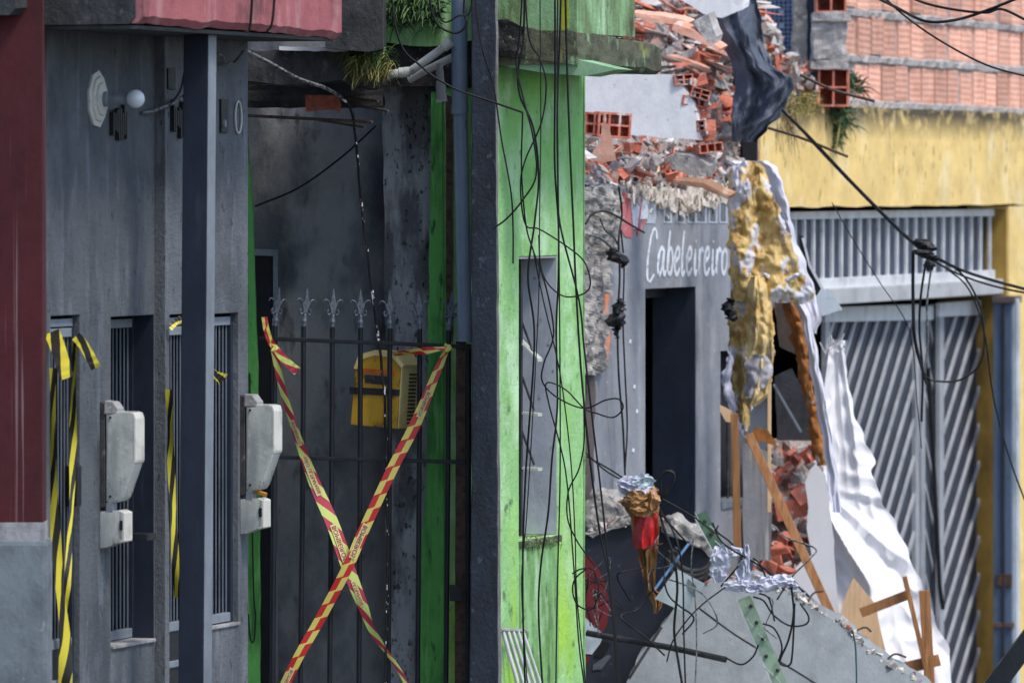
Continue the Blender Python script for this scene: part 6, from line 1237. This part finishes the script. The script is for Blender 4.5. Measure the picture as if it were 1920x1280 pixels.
# wires over the debris
deb = [([(1098, 848), (1140, 885), (1200, 915), (1260, 945), (1310, 975), (1340, 1000)], .0045, 'black cable sloping from the green wall down to the circuit strip'),
 ([(1100, 855), (1160, 890), (1215, 935), (1250, 975), (1300, 1030)], .005, 'second cable sloping beside the paper bag'),
 ([(1240, 930), (1238, 900), (1248, 884), (1262, 886), (1262, 902), (1246, 926), (1230, 945)], .009, 'dark loop of cable standing before the doorway'),
 ([(1232, 945), (1245, 990), (1262, 1040), (1270, 1100), (1264, 1180), (1272, 1240), (1284, 1310)], .007, 'thick black cable hanging over the pale plate'),
 ([(1236, 950), (1268, 1010), (1280, 1080), (1282, 1180), (1286, 1310)], .005, 'thin cable just right of the thick one over the slab'),
 ([(1300, 1010), (1296, 1060), (1304, 1130), (1306, 1220), (1302, 1310)], .004, 'thin grey wire hanging right of the pale plate'),
 ([(1292, 1018), (1262, 1058), (1228, 1104)], .008, 'blue cable stretched from the coiled hose to the paper bag'),
 ([(1412, 1118), (1432, 1126), (1450, 1152), (1480, 1172), (1510, 1170), (1516, 1155), (1500, 1130)], .005, 'wire loop lying on the slab right of the green strip'),
 ([(1484, 1100), (1488, 1150), (1478, 1200), (1462, 1240), (1480, 1246), (1486, 1220), (1490, 1130)], .006, 'dark wire bundle hanging down the slab from its edge'),
 ([(1430, 1168), (1452, 1178), (1466, 1210), (1460, 1240)], .005, 'short wire curving beside the green strip'),
 ([(1360, 1232), (1390, 1245), (1412, 1230), (1422, 1208)], .005, 'wire curling from the end of the iron pipe'),
 ([(1360, 1100), (1320, 1130), (1290, 1160), (1262, 1200), (1250, 1240)], .004, 'thin wire slanting down left across the slab'),
 ([(1598, 1180), (1604, 1210), (1606, 1280), (1602, 1310)], .005, 'teal wire hanging down the slab near the wooden trestle')]
for L, r_, l in deb:
    cable([P(x_, y_, 42.7 if y_ > 1000 else 43.0) for x_, y_ in L], r_, l, M('cable_blue', S(120, 160, 205), bump=0, rough=.5) if l.startswith('blue') else (M('cable_teal', S(70, 96, 106), bump=0) if l.startswith('teal') else (cable_grey if 'grey' in l else None)))
wr = random.Random(8)
for k in range(10):
    x_ = wr.uniform(1180, 1500); y_ = wr.uniform(960, 1090); L = [(x_, y_)]
    for _ in range(5): L.append((L[-1][0] + wr.gauss(4, 26), L[-1][1] + wr.uniform(8, 46)))
    cable([P(a_, b_, 42.66 + wr.uniform(0, .2)) for a_, b_ in L], wr.choice([.003, .004, .005]), 'loose thin wire straggling over the debris above the fallen slab', None if k % 3 else cable_grey, 'loose wires over the debris')
rk = random.Random(4); ct = thing('wire_tangle', P(1118, 1180, 42.9), 'tangle of thin stripped wires in front of the red emblem', 'wire')
for k in range(9):
    c = (1116 + rk.gauss(0, 6), 1120 + rk.gauss(0, 26)); g = MB(); g.tube(smooth_path([P(c[0] + rk.gauss(0, 13), c[1] + rk.gauss(0, 26), 42.9 + rk.gauss(0, .03)) for _ in range(5)], 6), .003, 5); obj('wire', g, cable_black if k % 4 else cable_grey, ct)

# hanging wire pair and insulator on the salon wall
sc_ = [([(1160, 350), (1166, 400), (1160, 450), (1162, 520), (1158, 600), (1160, 700), (1168, 800), (1172, 890)], .006, 'left strand of the wire pair hanging on the salon wall'), ([(1164, 430), (1170, 500), (1168, 600), (1172, 700), (1176, 800), (1172, 880)], .005, 'right strand of the wire pair hanging on the salon wall'),
 ([(1098, 420), (1110, 402), (1130, 396), (1150, 402), (1180, 420), (1208, 436)], .006, 'stiff black wire arching over the broken pier'), ([(1100, 440), (1125, 446), (1150, 466), (1176, 482)], .008, 'pale rod sticking out of the broken pier'), ([(1125, 410), (1135, 432), (1150, 444), (1160, 460)], .004, 'thin wire curling below the arching wire')]
for L, r_, l in sc_: cable([F(x_, y_, .08) for x_, y_ in L], r_, l, cable_grey if 'pale' in l else None)
lump('insulator', [(466, 1152, 8), (474, 1152, 16), (484, 1160, 18), (494, 1166, 10), (502, 1168, 4)], 44.3, black_plastic, 'black taped cable joint hanging on the salon wall', 'cable joint', .02, 51, .8, fr=16)
lump('wire_bundle', [(560, 1162, 5), (575, 1160, 12), (600, 1158, 13), (620, 1158, 8), (636, 1156, 3)], 44.3, dark_steel, 'dark bundle of knotted wire halfway down the wire pair', 'wire', .03, 53, .8, fr=22)

# ================================================================== service cables on the right
YV = 45.5
sv = [([(1466, 206), (1520, 260), (1600, 345), (1680, 425), (1722, 462)], .010, 'thick cable slanting down across the yellow beam'), ([(1470, 206), (1524, 268), (1604, 352), (1684, 432), (1724, 468)], .006, 'grey strand twisted along the thick slanting cable', cable_grey),
 ([(1746, 478), (1800, 505), (1860, 525), (1960, 552)], .009, 'thick cable running right from the black joint'), ([(1744, 486), (1800, 515), (1870, 538), (1960, 556)], .006, 'second cable running right just below the thick one'),
 ([(1752, 482), (1800, 510), (1832, 560), (1845, 620), (1838, 680), (1800, 712), (1755, 714), (1735, 706)], .006, 'wide cable loop hanging below the black joint'), ([(1770, 500), (1815, 540), (1845, 620), (1862, 740), (1890, 850), (1930, 960)], .005, 'long cable dropping toward the steel column'),
 ([(1712, 470), (1712, 560), (1716, 640), (1738, 720)], .010, 'dark cable hanging straight down left of the joint'), ([(1736, 490), (1726, 560), (1724, 620), (1730, 700), (1728, 790)], .007, 'twisted cable hanging under the joint'), ([(1748, 490), (1738, 570), (1740, 640), (1732, 700)], .006, 'pale cable hanging under the joint', cable_grey),
 ([(1560, 380), (1600, 450), (1650, 530), (1705, 620), (1720, 760), (1728, 840)], .003, 'very thin wire slanting across the garage grille'),
 ([(1440, 240), (1500, 258), (1560, 282), (1590, 294)], .008, 'rusty rod slanting out over the yellow beam'), ([(1500, 140), (1560, 168), (1640, 190)], .009, 'rusty rod pointing right above the yellow beam')]
for it in sv: cable([P(x_, y_, YV) for x_, y_ in it[0]], it[1], it[2], it[3] if len(it) > 3 else (rebar if 'rusty' in it[2] else None), cat='rod' if 'rod' in it[2] else 'cable', name='rusty_rod' if 'rod' in it[2] else 'cable')
jt = thing('cable_joint', P(1733, 490, YV - .1), 'black knot of taped cable joints before the garage grille', 'cable joint')
for k, L in enumerate([[(448, 1728, 10), (458, 1732, 16), (466, 1736, 15), (472, 1738, 6)], [(468, 1722, 6), (476, 1730, 14), (484, 1744, 14), (490, 1752, 5)], [(484, 1738, 5), (494, 1742, 10), (506, 1742, 4)]]): lump('tape_wrap', L, YV - .06 * k, black_plastic, None, None, .02, 61 + k, .8, jt, fr=15)
YO = 42.0
for L, r_, l in [([(1628, -12), (1680, 14), (1735, 40), (1790, 38), (1850, 20), (1935, -14)], .008, 'thick black overhead cable sagging at the top right corner'), ([(1690, -12), (1740, 8), (1800, 20), (1850, 24), (1880, 18), (1935, 44)], .007, 'second overhead cable crossing the sagging one at top right'), ([(1650, -12), (1690, 25), (1740, 62), (1800, 98), (1860, 126), (1935, 146)], .0055, 'thin overhead cable sloping down to the right edge')]: cable([P(x_, y_, YO) for x_, y_ in L], r_, l)
